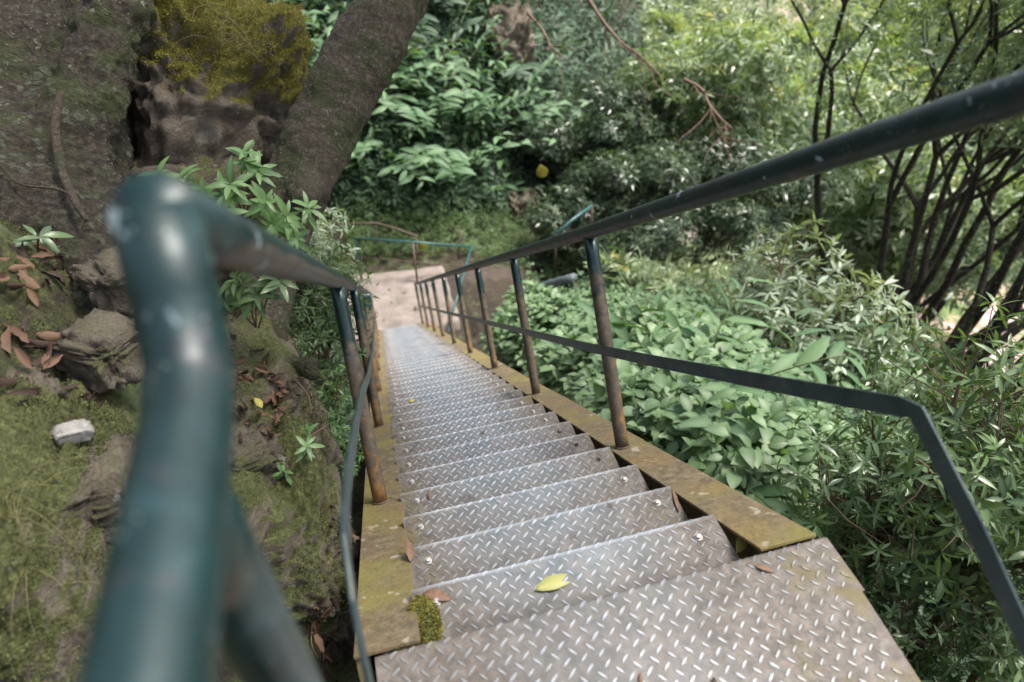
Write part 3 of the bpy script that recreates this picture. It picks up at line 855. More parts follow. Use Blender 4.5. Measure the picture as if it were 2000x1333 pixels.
# handrails
PR = .0275
XL, XR, ZT = -.476, .480, .835
def pipe_sub(mb, pts, r, seg=28, sidev=None, downv=None, sm=0):
    V, F = tube(pts, r, seg, True, sm)
    sd_ = np.zeros(len(V)) if sidev is None else sidev(V)
    dn = np.zeros(len(V)) if downv is None else downv(V)
    mb.add(V, F, 0, side=sd_, down=dn)
def to_stair(V):
    return np.stack([V[:, 0], V[:, 1] * CA - V[:, 2] * SA, V[:, 1] * SA + V[:, 2] * CA], 1)
def railing(x, sgn, corner_s, path, seg_s1, ZT=ZT):
    mb = MB()
    def side(V):
        q = to_stair(V)
        # browner toward the underside, less so at the right rail's upper end
        return np.where((q[:, 1] < corner_s + .02) & (corner_s > -2), .42, np.clip(.5 - .5 * np.clip((q[:, 2] - ZT) / PR, -1, 1) + (.05 if sgn < 0 else -.22 + .2 * np.clip(q[:, 1], 0, 1)), 0, 1))
    pipe_sub(mb, [S(x, s_, ZT + (.012 * max(0, 1 - s_) / 2 if sgn > 0 else 0)) for s_ in np.linspace(corner_s, seg_s1, 60)], PR, 32, side)
    if path:
        pipe_sub(mb, path, PR, 32, side, None)
    hr = mb.build('handrail', 'rail', stair)
    for j in range(9):
        s_ = PS + j * DP
        mb = MB()
        def dn(V): return np.clip((ZT - to_stair(V)[:, 2]) / ZT, 0, 1)
        def sdv(V): return np.clip((V[:, 0] - x) / PR * .5 + .5, 0, 1) if sgn > 0 else np.clip(.55 - (to_stair(V)[:, 1] - s_) / PR * .3, 0, 1)
        tl = random.uniform(-.01, .01)
        pp = [S(x, s_ + .012 * 0, n_) for n_ in np.linspace(.006, ZT - PR * .6, 14)]
        pipe_sub(mb, [q + np.array([tl * (i / 13), 0, 0]) for i, q in enumerate(pp)], PR * .96, 24, sdv, dn)
        # weld bead round the foot
        a = np.linspace(0, 2 * np.pi, 24)
        pipe_sub(mb, [S(x + math.cos(t) * PR, s_ + math.sin(t) * PR, .008) for t in a], .004, 6, None, lambda V: np.ones(len(V)))
        mb.build('post', 'post', hr)
    return hr
# left rail: corner, short drop square to the slope, then level back above the camera's left
KL = -1.14
drop = [S(XL, KL, ZT + .004), S(XL, KL + .001, ZT - .05), S(XL, KL, ZT - .095), S(XL, KL - .015, ZT - .115)]
base = S(XL, KL - .015, ZT - .115)
lev = [base + np.array([0, -.03, -.006]), base + np.array([0, -.09, -.004]), base + np.array([0, -.3, -.002]), base + np.array([0, -.7, 0]), base + np.array([0, -1.2, 0])]
V0 = np.array(drop + lev)
hrL = railing(XL, -1, KL, list(V0), S1 - .2)
# vertical newel under the level part
mb = MB()
nb = base + np.array([0, -.075, -.005])
pipe_sub(mb, [nb + np.array([0, 0, -z]) for z in np.linspace(-.0, 1.0, 16)], PR * .92, 28, None, lambda V: np.zeros(len(V)) + .12)
mb.build('newel_post', 'post', hrL)
hrR = railing(XR, 1, -2.6, None, S1 - .2, .860)

def bar(pts, wv, th, name, parent, mat='flat'):
    "flat bar: polyline with per point width vector"
    mb = MB()
    pts = [np.asarray(q, float) for q in pts]
    V = []; F = []
    T = nrm(np.gradient(np.array(pts), axis=0))
    for q, t in zip(pts, T):
        wq = np.asarray(wv(q, t)); nn = nrm(np.cross(t, wq)) * th / 2
        V += [q - wq + nn, q + wq + nn, q + wq - nn, q - wq - nn]
    for k in range(len(pts) - 1):
        for j in range(4):
            a = k * 4 + j; b_ = k * 4 + (j + 1) % 4
            F.append((a, b_, b_ + 4, a + 4))
    F += [(3, 2, 1, 0), tuple((len(pts) - 1) * 4 + j for j in range(4))]
    mb.add(np.array(V), F)
    o = mb.build(name, mat, parent, smooth=False)
    bv = o.modifiers.new('b', 'BEVEL'); bv.width = .0015; bv.segments = 2
    return o
def wperp(q, t):
    # width lies in the vertical plane of the rail
    return nrm(np.cross(t, np.array([1.0, 0, 0]))) * .019
# right mid rail on the inner side of the posts, kinked at the top
xm = XR - PR - .004
br = [S(XR + .000, -.652, .419), S(XR, -.742, .258), S(XR, -.812, .108), S(XR, -.90, -.08)]
bar([S(xm, S1 - .4, .40)] + [S(xm, s_, .405 + .0) for s_ in np.linspace(11, 1, 24)] + [S(xm + .004, .3, .412), S(xm + .015, -.3, .42), S(XR, -.62, .422)] + br, wperp, .006, 'midrail', hrR)
# left mid rail
xm = XL + PR + .004
bar([S(xm, S1 - .4, .40)] + [S(xm, s_, .405) for s_ in np.linspace(11, 2.6, 20)] + [S(xm - .002, 2.3, .41), S(xm, 1.2, .44), S(xm, .92, .455), S(xm, .40, .485), S(xm, -.22, .491), S(xm, -.58, .487), S(xm, -.70, .475), S(xm, -.75, .46), S(xm, -.79, .40), S(xm, -.80, .33), S(xm, -.785, .22), S(xm, -.76, .05)],
    wperp, .006, 'midrail', hrL)
print('stairs done')

# ================================================================== LOWER LANDING
ZL = S(0, S1, 0)[2] + .0
mb = MB()
xs = np.linspace(-1.15, 1.3, 26); ys = np.linspace(10.75, 13.15, 26)
V = []
for yy in ys:
    for xx in xs:
        ex = .07 * noise.noise(Vector((xx * 2, yy * 2, 3))) * (1 if (xx in (xs[0], xs[-1]) or yy in (ys[0], ys[-1])) else 0)
        V.append((xx + ex, yy + ex + .12 * xx * ((yy - 10.75) / 2.4) * -1, ZL - .02 + .02 * noise.noise(Vector((xx * 1.5, yy * 1.5, 0)))))
V = np.array(V); nb_ = len(V); F = []
for a in range(25):
    for b_ in range(25):
        q = a * 26 + b_; F.append((q, q + 1, q + 27, q + 26))
per = [b_ for b_ in range(26)] + [a * 26 + 25 for a in range(1, 26)] + [25 * 26 + b_ for b_ in range(24, -1, -1)] + [a * 26 for a in range(24, 0, -1)]
Vb = V[per] - np.array([0, 0, .55])
V = np.vstack([V, Vb])
for k in range(len(per)):
    F.append((per[k], nb_ + k, nb_ + (k + 1) % len(per), per[(k + 1) % len(per)]))
mb.add(V, F)
tag(mb.build('pavement', 'concrete'), kind='structure')

# green barrier round the lower landing
def Pz(px, py, z):
    d = ray(px, py); return CAM + d * ((z - CAM[2]) / d[2])
f1 = Pz(707, 546, ZL); f1t = f1 + np.array([0, 0, .86])
def at_y(px, py, y):
    d = ray(px, py); return CAM + d * ((y - CAM[1]) / d[1])
A0 = at_y(693, 465, f1[1]); B0 = at_y(921, 482, 12.6)
bar_e = empty('landing_railing', f1)
tag(bar_e, 'blue-green pipe railing on the far side of the pink concrete landing', 'railing')
def lrel(pts): return [np.asarray(q) - f1 for q in pts]
mb = MB(); pipe_sub(mb, lrel([A0, A0 * .5 + B0 * .5, B0]), .024, 14); mb.build('top_rail', 'blue_paint', bar_e)
mb = MB(); pipe_sub(mb, lrel([A0, f1 + np.array([0, 0, .3]), f1 - np.array([0, 0, .04])]), .024, 14); mb.build('post', 'blue_paint', bar_e)
# sloping arm on the right comes forward down to the slab
E0 = Pz(868, 668, ZL)
mb = MB(); pipe_sub(mb, lrel([B0, B0 * .5 + E0 * .5, E0]), .024, 14); mb.build('side_rail', 'blue_paint', bar_e)
C0 = at_y(702, 503, f1[1]); D0 = at_y(905, 520, 12.6)
mb = MB(); pipe_sub(mb, lrel([C0, D0]), .012, 8); mb.build('lower_rail', 'brown_pole', bar_e)
M0 = at_y(806, 476, 12.75); M1 = Pz(815, 549, ZL)
mb = MB(); pipe_sub(mb, lrel([M0, M1 - np.array([0, 0, .04])]), .024, 12); mb.build('post', 'brown_pole', bar_e)

# brown rail behind it
b0 = at_y(738, 512, 14.1)
br_e = empty('path_railing', b0)
tag(br_e, 'thin weathered brown pipe railing standing behind the blue-green landing railing', 'railing')
def brel(*q): return [np.asarray(a) - b0 for a in q]
mb = MB(); pipe_sub(mb, brel(at_y(655, 438, 14.1), at_y(735, 436, 14.1), at_y(770, 446, 13.9), at_y(815, 462, 13.6)), .026, 10); mb.build('top_rail', 'brown_pole', br_e)
for (a, b_, yy) in (((735, 437), (740, 515), 14.1), ((812, 462), (815, 520), 13.6), ((899, 448), (893, 525), 13.6), ((660, 438), (664, 500), 14.1)):
    mb = MB(); q0 = at_y(*a, yy); q1 = at_y(*b_, yy); mb_pts = brel(q0, q1 + np.array([0, 0, -.2])); pipe_sub(mb, mb_pts, .024, 10); mb.build('post', 'brown_pole', br_e)

# earth path and its small rails further along
mb = MB()
pl = [(1.1, 12.2), (2.4, 12.9), (4, 14.7), (6, 16.7), (9, 19.3), (12, 22), (18, 27), (25, 33), (30, 36)]
pl = np.array(pl); uu = np.linspace(0, len(pl) - 1, 70)
cx = np.interp(uu, np.arange(len(pl)), pl[:, 0]); cy = np.interp(uu, np.arange(len(pl)), pl[:, 1])
tx = np.gradient(cx); ty = np.gradient(cy); tn = np.hypot(tx, ty)
V = []; F = []
for k in range(70):
    wd = .55 + .004 * k
    for q in np.linspace(-1, 1, 7):
        x = cx[k] - ty[k] / tn[k] * wd * q; y = cy[k] + tx[k] / tn[k] * wd * q
        V.append((x, y, float(GZ(cx[k], cy[k])) + .06 - .05 * abs(q) ** 3 * 4))
for k in range(69):
    for q in range(6):
        a = k * 7 + q; F.append((a, a + 1, a + 8, a + 7))
F1 = [f for f in F if f[0] < 7 * 30]; F2 = [f for f in F if f[0] >= 7 * 30]
mb.add(np.array(V), F1, 0); mb.f.append(np.array(F2)); mb.m.append(np.full(len(F2), 1))
tag(mb.build('path', ['path', 'pale_path']), kind='structure')

# ================================================================== TREES AND ROCKS ON THE LEFT
def trunk_obj(name, shapes, voxel, amp, sc, mat, seed, parent=None, loc=None):
    V, F, no = fused(shapes, voxel, amp, sc, seed)
    if loc is not None: V = V - loc
    mb = MB(); mb.add(V, F)
    return mb.build(name, mat, parent, loc), V, no
# big trunk at far left
shapes = [
    tube([P(10, 640, 2.3), P(40, 520, 2.35), P(55, 400, 2.5), P(50, 200, 2.75), P(10, 0, 3.0), P(-30, -250, 3.3), P(-60, -500, 3.6)], [.44, .37, .33, .335, .37, .38, .4], 28, True, 20),
    tube([P(215, 640, 2.12), P(196, 520, 2.2), P(165, 400, 2.35), P(150, 270, 2.45), P(190, 130, 2.55), P(232, 20, 2.65), P(262, -140, 2.9), P(300, -400, 3.2)], [.10, .09, .12, .125, .12, .115, .11, .1], 18, True, 24),
    tube([P(60, 380, 2.25), P(130, 480, 2.1), P(190, 600, 2.0), P(225, 720, 1.98)], [.10, .08, .06, .03], 12, True, 14),
    tube([P(205, 330, 2.4), P(235, 400, 2.35), P(222, 500, 2.25), P(235, 590, 2.2)], [.03, .05, .045, .03], 12, True, 12),
    tube([P(-60, 420, 2.2), P(-80, 560, 2.0), P(-40, 700, 1.8)], [.12, .1, .04], 12, True, 10),
]
tr = empty('tree', P(20, 560, 2.35))
tag(tr, 'massive dark lichen-covered tree trunk filling the top left corner', 'tree')
o, tv, tn_ = trunk_obj('trunk', shapes, .013, .034, 3.4, 'bark', 3, tr, np.zeros(3))
o.location = -Vector(tr.location)
# creeping root on the trunk
for pts_, rr in (([P(118, 180, 2.27), P(108, 250, 2.22), P(120, 330, 2.16), P(150, 400, 2.05), P(170, 430, 2.02)], [.010, .013, .013, .011, .006]),
                 ([P(0, 322, 2.1), P(40, 360, 2.08), P(120, 372, 2.08), P(165, 410, 2.06)], [.004, .004, .004, .003])):
    V, F = tube(pts_, rr, 8, True, 24)
    mb = MB(); mb.add(V - np.array(tr.location), F); mb.build('root', 'root', tr)
# leaning tree beside the stair
shapes = [
    tube([P(905, -260, 3.2), P(808, -80, 3.08), P(745, 40, 3.0), P(672, 170, 3.0), P(612, 290, 2.98), P(570, 390, 2.95), P(538, 500, 2.88), P(515, 610, 2.78), P(505, 700, 2.7), P(500, 780, 2.65)],
         [.14, .143, .147, .152, .146, .138, .118, .105, .11, .115], 26, True, 34),
    tube([P(600, 340, 2.86), P(590, 380, 2.84), P(580, 420, 2.86)], [.05, .085, .04], 12, True, 8),
    tube([P(505, 660, 2.72), P(548, 706, 2.62), P(590, 716, 2.58), P(618, 722, 2.55)], [.06, .05, .042, .045], 14, True, 10),
    tube([P(500, 600, 2.85), P(455, 660, 2.8), P(430, 720, 2.7)], [.08, .07, .05], 12, True, 8),
]
tr2 = empty('tree', P(505, 740, 2.7))
tag(tr2, 'grey-brown trunk with pale round lichens leaning right over the stair behind the left handrail', 'tree')
o, tv2, tn2 = trunk_obj('trunk', shapes, .016, .016, 4.5, 'bark_lean', 5, tr2, np.zeros(3))
o.location = -Vector(tr2.location)

# rocks
def mossf_top(V): return np.clip(2.4 * (V[:, 2] + .87 * V[:, 0] - .30) - .42, -.9, .4)
rk, rkV, rkN = rock('rock', P(385, 262, 3.35), (.44, .50, .76), (.1, .25, .5), 'rock_yellow', .24, 6, 2, 1.3, .3, mossf_top)
tag(rk, 'tall brown rock with golden yellow moss on top between the two near trunks', 'rock')
rk5, _, _ = rock('rock', P(335, 440, 3.15), (.50, .38, .36), (.1, .2, .2), 'rock_face', .26, 6, 4, 1.9, .3, lambda V: V[:, 2] * .3)
tag(rk5, 'brown and grey lichened rock face below the golden mossy rock', 'rock')
rk2, rk2V, rk2N = rock('rock', np.array([-.865, .60, -.62]), (.275, .36, .56), (0, .05, .15), 'rock_green', .2, 6, 9, 1.6, .4, lambda V: V[:, 2] * .5)
tag(rk2, 'dark mossy boulder standing beside the left stringer of the stair', 'rock')
rk3, rk3V, rk3N = rock('rock', np.array([-1.0, 1.25, -.62]), (.36, .42, .56), (.1, 0, .3), 'rock_green', .16, 5, 15, 1.2, .35, lambda V: V[:, 2] * .2)
tag(rk3, 'litter-strewn mossy ledge rock at the foot of the leaning trunk', 'rock')
rk4, rk4V, rk4N = rock('rock', P(150, 1130, 1.72), (.26, .42, .5), (.1, -.1, -.1), 'rock_green', .14, 6, 21, 1.2, .4, lambda V: V[:, 2] * .8)
tag(rk4, 'mossy bank rock with a white lichen face at the lower left behind the blurred pipe', 'rock')

for k, (px, py, d, sz, rz_, mt_, lb) in enumerate([
        (30, 790, 1.62, (.10, .08, .06), .3, 'rock_green', 'small mossy rock half sunk in the bank at the far left edge'), (205, 690, 1.80, (.09, .11, .07), 1.0, 'rock_face', 'brown rock breaking the moss just left of the blurred pipe'),
        (105, 985, 1.50, (.12, .09, .06), .6, 'rock_green', 'low mossy rock in the moss bank below the pale stone'), (225, 960, 1.62, (.10, .13, .10), .1, 'rock_face', 'brown and grey rock on the bank edge beside the blurred pipe'),
        (20, 1130, 1.40, (.11, .08, .07), 1.4, 'rock_green', 'mossy rock above the log in the bottom left corner'), (180, 1180, 1.58, (.12, .12, .12), .8, 'rock_face', 'lichened rock face low on the bank near the bottom left'),
        (480, 900, 2.15, (.10, .10, .08), .4, 'rock_green', 'mossy rock on the ledge just right of the blurred pipe'), (462, 1060, 2.0, (.12, .12, .13), 1.2, 'rock_face', 'rough brown rock between the blurred pipe and the dark boulder'),
        (240, 560, 2.0, (.09, .08, .10), .5, 'rock_face', 'brown rock at the foot of the big trunk behind the pipe')]):
    o, _, _ = rock('rock', P(px, py, d), sz, (0, .1, rz_), mt_, .34, 5, 60 + k, 1.6, .5)
    tag(o, lb, 'rock')
# moss tufts, too many to count
tplm = kite(.5, .1)
def on_mesh(V, N, cnt, cond, g):
    idx = np.where(cond)[0]
    k = idx[g.integers(0, len(idx), cnt)]
    return V[k], N[k]
def vnormals(o):
    me = o.data; n_ = len(me.vertices)
    co = np.empty(n_ * 3); me.vertices.foreach_get('co', co); no = np.empty(n_ * 3)
    me.vertices.foreach_get('normal', no)
    mw = np.array(o.location)
    return co.reshape(-1, 3) + mw, no.reshape(-1, 3)
mb = MB()
g = np.random.default_rng(11)
co, no = vnormals(rk)
mv = np.clip(.35 * no[:, 2] + 1.3 * (.5 + .35 * fnoise(co - np.array(rk.location), 2.6, 5)) + mossf_top(co - np.array(rk.location)), -2, 3)
p_, n_ = on_mesh(co, no, 80000, mv * .5 > .49, g)
p_ = p_ + g.normal(size=p_.shape) * .006
scatter(mb, tplm, p_, n_ + rdirs(len(p_), g) * .8, rdirs(len(p_), g), g.uniform(.004, .009, len(p_)), 0, None, g)
tag(mb.build('moss', 'moss_y'), 'golden yellow moss coating the tall rock between the trunks', 'moss', kind='stuff')
mb = MB()
xs = g.uniform(-1.9, -.72, 150000); ys = g.uniform(-.95, 1.6, 150000)
cl = fnoise(np.stack([xs, ys, xs * 0], 1), 5, 4)
keep = cl > .02
xs, ys, cl = xs[keep], ys[keep], cl[keep]
zs = GZ(xs, ys)
p_ = np.stack([xs, ys, zs + .004 + np.clip(cl, 0, 1) * .03], 1)
scatter(mb, tplm, p_, np.array([[0, 0, 1.0]]) + rdirs(len(p_), g) * .9, rdirs(len(p_), g), g.uniform(.004, .010, len(p_)), 0, None, g)
for rr_, cnt, lim in ((rk2, 40000, .0), (rk3, 22000, .2), (rk4, 36000, .05)):
    co, no = vnormals(rr_)
    f = fnoise(co, 4.0, 4) + no[:, 2] * .25
    p_, n_ = on_mesh(co, no, cnt, f > lim, g)
    p_ = p_ + g.normal(size=p_.shape) * .006
    scatter(mb, tplm, p_, n_ + rdirs(len(p_), g) * .8, rdirs(len(p_), g), g.uniform(.004, .009, len(p_)), 0, None, g)
tag(mb.build('moss', 'moss_g'), 'olive green moss carpeting the bank and boulders left of the stair', 'moss', kind='stuff')

# ================================================================== PLANT BUILDERS
def ginger_mesh(seed, mat, H_=1.5, spike=False, lean=.5, L=.34):
    g = np.random.default_rng(seed)
    mb = MB()
    az = g.uniform(0, 6.28)
    t = np.linspace(0, 1, 12)
    ln = lean * g.uniform(.7, 1.3)
    pts = np.stack([H_ * ln * t ** 2 * math.cos(az), H_ * ln * t ** 2 * math.sin(az), H_ * t * (1 - .18 * ln * t)], 1)
    V, F = tube(pts, np.linspace(.011, .005, 12), 6)
    mb.add(V, F, 1)
    n_ = int(11 + g.integers(0, 4))
    sidev = np.array([-math.sin(az + g.uniform(-.5, .5)), math.cos(az), 0]); 
    tt = np.linspace(.24, .99, n_)
    pos = np.stack([np.interp(tt, t, pts[:, k]) for k in range(3)], 1)
    tan = nrm(np.stack([np.interp(tt, t, np.gradient(pts[:, k])) for k in range(3)], 1))
    for k in range(n_):
        sgn = 1 if k % 2 else -1
        ax = sidev * sgn * .85 + tan[k] * g.uniform(.3, .95) + rdirs(1, g)[0] * .22
        up = np.cross(np.cross(ax, tan[k]), ax); up = up if up[2] > 0 else -up
        nr = up * .6 + np.array([0, 0, .8]) + rdirs(1, g)[0] * .22
        ll = L * g.uniform(.8, 1.15) * (.65 + .5 * math.sin(math.pi * min(1, .25 + .75 * k / n_)))
        tp = leaf(1, .27, 6, g.uniform(.15, .6), .3, .006)
        scatter(mb, tp, pos[k:k + 1], ax[None], nr[None], ll, 0, np.array([np.clip(g.normal(.4 + .25 * k / n_, .2), 0, .999)]), g)
    if spike:
        tip = pts[-1]
        nb2 = 90
        a = g.uniform(0, 6.28, nb2); hh = g.uniform(0, .2, nb2)
        q = tip + np.stack([np.cos(a) * .012, np.sin(a) * .012, hh], 1)
        scatter(mb, leaf(1, .35, 1, 0, .3), q, np.stack([np.cos(a), np.sin(a), np.full(nb2, .9)], 1), np.stack([np.cos(a), np.sin(a), np.full(nb2, -.2)], 1), .028, 2, None, g)
    return mb.mesh('ginger_plant', [mat, 'stem', 'spike'])
def broad_mesh(seed, r=.5, n_=210, mat='broad', L=.13, W=.58):
    g = np.random.default_rng(seed); mb = MB()
    ns = 9
    for k in range(ns):
        az = g.uniform(0, 6.28); el = g.uniform(.15, 1.0)
        tip = np.array([math.cos(az) * r * el, math.sin(az) * r * el, r * g.uniform(.8, 1.5)])
        tip[2] = r * 1.45 * (1 - .45 * el ** 2) * g.uniform(.85, 1.1)
        mid_ = tip * .5 + np.array([0, 0, r * .2])
        V, F = tube([(0, 0, -.1), mid_, tip], [.007, .005, .003], 5, False, 8); mb.add(V, F, 1)
    d = rdirs(n_ * 2, g); d[:, 2] = np.abs(d[:, 2]); d = d[:n_]
    rad = r * g.uniform(.55, 1.08, n_) ** .6
    pos = d * rad[:, None] * np.array([1, 1, 1.25]) + np.array([0, 0, .12])
    ax = d * np.array([1, 1, .3]) + rdirs(n_, g) * .55
    nr = np.array([[0, 0, 1.0]]) + d * .5 + rdirs(n_, g) * .35
    for q in range(3):
        s_ = slice(q, None, 3)
        scatter(mb, leaf(1, W, 4, .25 + .15 * q, .22, 0, .38), pos[s_], ax[s_], nr[s_], L * g.uniform(.65, 1.2, n_)[s_], 0, None, g)
    return mb.mesh('broadleaf_plant', [mat, 'stem'])
def whorl(mb, c, up, L, g, mi=0, k=9, W=.27, nseg=3, rnd=None, spread=.9, droop=.25):
    up = nrm(up); ref = rdirs(1, g)[0]; a = nrm(np.cross(up, ref)); b_ = np.cross(up, a)
    th = np.linspace(0, 6.28, k, endpoint=False) + g.uniform(0, 6.28) + g.normal(0, .38, k)
    el = g.uniform(.0, spread, k)
    ax = np.cos(th)[:, None] * a + np.sin(th)[:, None] * b_ + up * el[:, None]
    nr = up[None] * 1.0 - ax * .3 + rdirs(k, g) * .15
    scatter(mb, leaf(1, W, nseg, droop, .2), np.repeat(np.asarray(c)[None], k, 0) + rdirs(k, g) * L * .08, ax, nr, L * g.uniform(.45, 1.25, k), mi, None if rnd is None else np.clip(rnd + g.normal(0, .12, k), 0, .999), g)
def whorl_cloud(mb, C_, U_, L, g, k=7, W=.26, nseg=2, rn=None, mi=0):
    "vectorised whorls at many tips"
    N = len(C_); U_ = nrm(U_)
    ref = rdirs(N, g); a = nrm(np.cross(U_, ref)); b_ = np.cross(U_, a)
    th = np.linspace(0, 6.28, k, endpoint=False)[None] + g.uniform(0, 6.28, (N, 1)) + g.normal(0, .2, (N, k))
    el = g.uniform(-.35, 1.3, (N, k))
    ax = np.cos(th)[..., None] * a[:, None] + np.sin(th)[..., None] * b_[:, None] + U_[:, None] * el[..., None]
    nr = U_[:, None] - ax * .3 + rdirs(N * k, g).reshape(N, k, 3) * .3
    pos = np.repeat(C_[:, None], k, 1) + rdirs(N * k, g).reshape(N, k, 3) * L * .15
    rn = g.random(N) if rn is None else rn
    rr_ = np.clip(rn[:, None] + g.normal(0, .12, (N, k)), 0, .999).ravel()
    scatter(mb, kite(W) if nseg == 1 else leaf(1, W, nseg, .25, .22), pos.reshape(-1, 3), ax.reshape(-1, 3), nr.reshape(-1, 3), L * g.uniform(.6, 1.15, N * k), mi, rr_, g)
def shrub(seed, r=.55, mat='pitto', L=.085, nw=170, stems=7, hgt=1.0, W=.26, k=8):
    "whorled-leaf shrub: branching stems mesh and leaf mesh"
    g = np.random.default_rng(seed)
    st = MB(); lf = MB(); tips = []; ups = []
    for s_ in range(stems):
        az = g.uniform(0, 6.28); sp = g.uniform(.2, 1.0)
        top = np.array([math.cos(az) * r * sp * .8, math.sin(az) * r * sp * .8, r * hgt * g.uniform(.9, 1.7)])
        md = top * np.array([.35, .35, .5]) + rdirs(1, g)[0] * .06 * r
        V, F = tube([(0, 0, -.15), md, top], [.014 * r / .5, .009 * r / .5, .004], 6, False, 10); st.add(V, F)
        nb2 = nw // stems
        for q in range(nb2):
            f = g.uniform(.35, 1.0)
            o_ = md * (1 - f) * 2 * .5 + top * f if f > .5 else md * 1.0
            o_ = md + (top - md) * (f - .35) / .65
            dv = nrm(rdirs(1, g)[0] + np.array([math.cos(az) * .5, math.sin(az) * .5, .7]))
            e = o_ + dv * r * g.uniform(.2, .62)
            if q % 2 == 0:
                V, F = tube([o_, (o_ + e) / 2 + rdirs(1, g)[0] * .02, e], [.0035, .003, .002], 4, False); st.add(V, F)
            tips.append(e); ups.append(dv)
    tips = np.array(tips); ups = np.array(ups)
    rn = np.clip(.25 + .35 * (tips[:, 2] / (r * 1.6)) + g.normal(0, .18, len(tips)), 0, .99)
    whorl_cloud(lf, tips, ups, L, g, k, W, 3, rn)
    return st.mesh('stems', ['twig']), lf.mesh('foliage', [mat])
def tree_mesh(seed, Ht=6.5, spread=2.6, nst=6, mat='canopy', L=.13, nw=1500, lean=(0, 0), trunk_r=.13, bare=.45, bark='bark_far', k=6, flat=.55, lv=2):
    g = np.random.default_rng(seed)
    tb = MB(); ends = []
    def grow(p, d, length, r, lev):
        n_ = 6; pts_ = [p]; 
        for a in range(n_):
            d = nrm(d + rdirs(1, g)[0] * .16 + np.array([0, 0, .05]))
            p = p + d * length / n_; pts_.append(p)
        V, F = tube(pts_, np.linspace(r, r * .62, n_ + 1), 7 if lev < 2 else 5, False, 0); tb.add(V, F)
        if lev >= lv or length < .35:
            ends.append((p, d)); return
        for a in range(int(g.integers(2, 4))):
            nd = nrm(d + rdirs(1, g)[0] * .75 + np.array([0, 0, .12]))
            if lev >= 1: ends.append((pts_[int(g.integers(3, 6))], nd))
            grow(p, nd, length * g.uniform(.5, .75), r * .55, lev + 1)
    for s_ in range(nst):
        az = 6.28 * s_ / nst + g.uniform(-.4, .4); sp = g.uniform(.12, .75)
        d = nrm(np.array([math.cos(az) * sp + lean[0], math.sin(az) * sp + lean[1], 1.0]))
        grow(np.array([math.cos(az) * trunk_r, math.sin(az) * trunk_r, -.3]), d, Ht * bare * g.uniform(.85, 1.15), trunk_r * g.uniform(.6, 1.0), 0)
    E_ = np.array([e[0] for e in ends]); Dn = np.array([e[1] for e in ends])
    hi = E_[:, 2] > Ht * (.60 if lv > 2 else .42)
    E_ = E_[hi]; Dn = Dn[hi]
    # leaf pads: flattened clumps around the branch ends
    per = max(3, nw // len(E_))
    C_ = []; U_ = []; rn = []
    for e, d in zip(E_, Dn):
        rr_ = g.uniform(.45, .95) * spread / 2.6; tone = g.uniform(.1, .7)
        q = rdirs(per, g) * (g.random((per, 1)) ** .4) * rr_
        q[:, 2] *= flat
        C_.append(e + q + np.array([0, 0, .1])); U_.append(nrm(q / rr_ + np.array([0, 0, .55]))); rn.append(np.clip(tone + q[:, 2] * .4 + g.normal(0, .08, per), 0, .99))
    cb = MB()
    whorl_cloud(cb, np.concatenate(C_), np.concatenate(U_), L, g, k, .28, 1, np.concatenate(rn))
    return tb.mesh('trunk', [bark]), cb.mesh('crown', [mat])

def place(name, me, loc, rz, sc, label, cat, group=None, parts=None, tilt=(0, 0)):
    "me: mesh of the thing itself or None; parts: [(name, mesh)]"
    o = link(name, me)
    o.location = Vector(loc); o.rotation_euler = (tilt[0], tilt[1], rz); o.scale = (sc,) * 3
    tag(o, label, cat, group)
    for pn, pm in (parts or []):
        c = link(pn, pm, o)
    return o
def region(poly, n_, g, tmin=1.2, tmax=130):
    "ground points seen inside a region of the view"
    poly = np.array(poly, float)
    out = []
    x0, y0 = poly.min(0); x1, y1 = poly.max(0)
    guard = 0
    while len(out) < n_ and guard < 60:
        guard += 1
        q = np.stack([g.uniform(x0, x1, n_), g.uniform(y0, y1, n_)], 1)
        ins = np.zeros(n_, bool)
        for a in range(len(poly)):
            xa, ya = poly[a]; xb, yb = poly[(a + 1) % len(poly)]
            c = ((ya > q[:, 1]) != (yb > q[:, 1])) & (q[:, 0] < (xb - xa) * (q[:, 1] - ya) / (yb - ya + 1e-9) + xa)
            ins ^= c
        q = q[ins]
        if not len(q): continue
        for h in hits(q[:, 0], q[:, 1], tmin, tmax):
            if h is not None: out.append(h)
    return out[:n_]
def clear_of_stair(q, m=.35):
    return not (abs(q[0]) < .6 + m and -3 < q[1] < 13.4)

G = np.random.default_rng(101)
# ------------------------------------------------------------------ ginger on the bank behind the landing
gm = [ginger_mesh(300 + k, 'ginger', 1.35 + .12 * (k % 3), k % 3 == 0, .6 + .1 * k, .40) for k in range(6)]
gdk = [ginger_mesh(320 + k, 'ginger_dark', 1.4, False, .7, .38) for k in range(3)]
def gingers(poly, n_, meshes, label, group, sc=(.9, 1.3), tmin=2, tmax=60, margin=.5, tilt=.25):
    c = 0
    for q in region(poly, n_, G, tmin, tmax):
        if not clear_of_stair(q, margin): continue
        if q[1] > 10.5 and q[1] < 14.2 and abs(q[0]) < 2.2: continue
        s_ = G.uniform(*sc)
        place('ginger_plant', meshes[c % len(meshes)], (q[0], q[1], float(GZ(q[0], q[1])) - .05), G.uniform(0, 6.28), s_, label, 'plant', group, tilt=(G.normal(.12, tilt * .6), G.normal(0, tilt * .5)))
        c += 1
gingers([(640, 150), (1000, 150), (1120, 330), (1180, 440), (900, 400), (660, 395), (640, 300)], 118, gm, 'large-leaved ginger plant in the mid-green mass on the bank above the concrete landing', 'ginger plants on the bank above the landing', (1.0, 1.5))
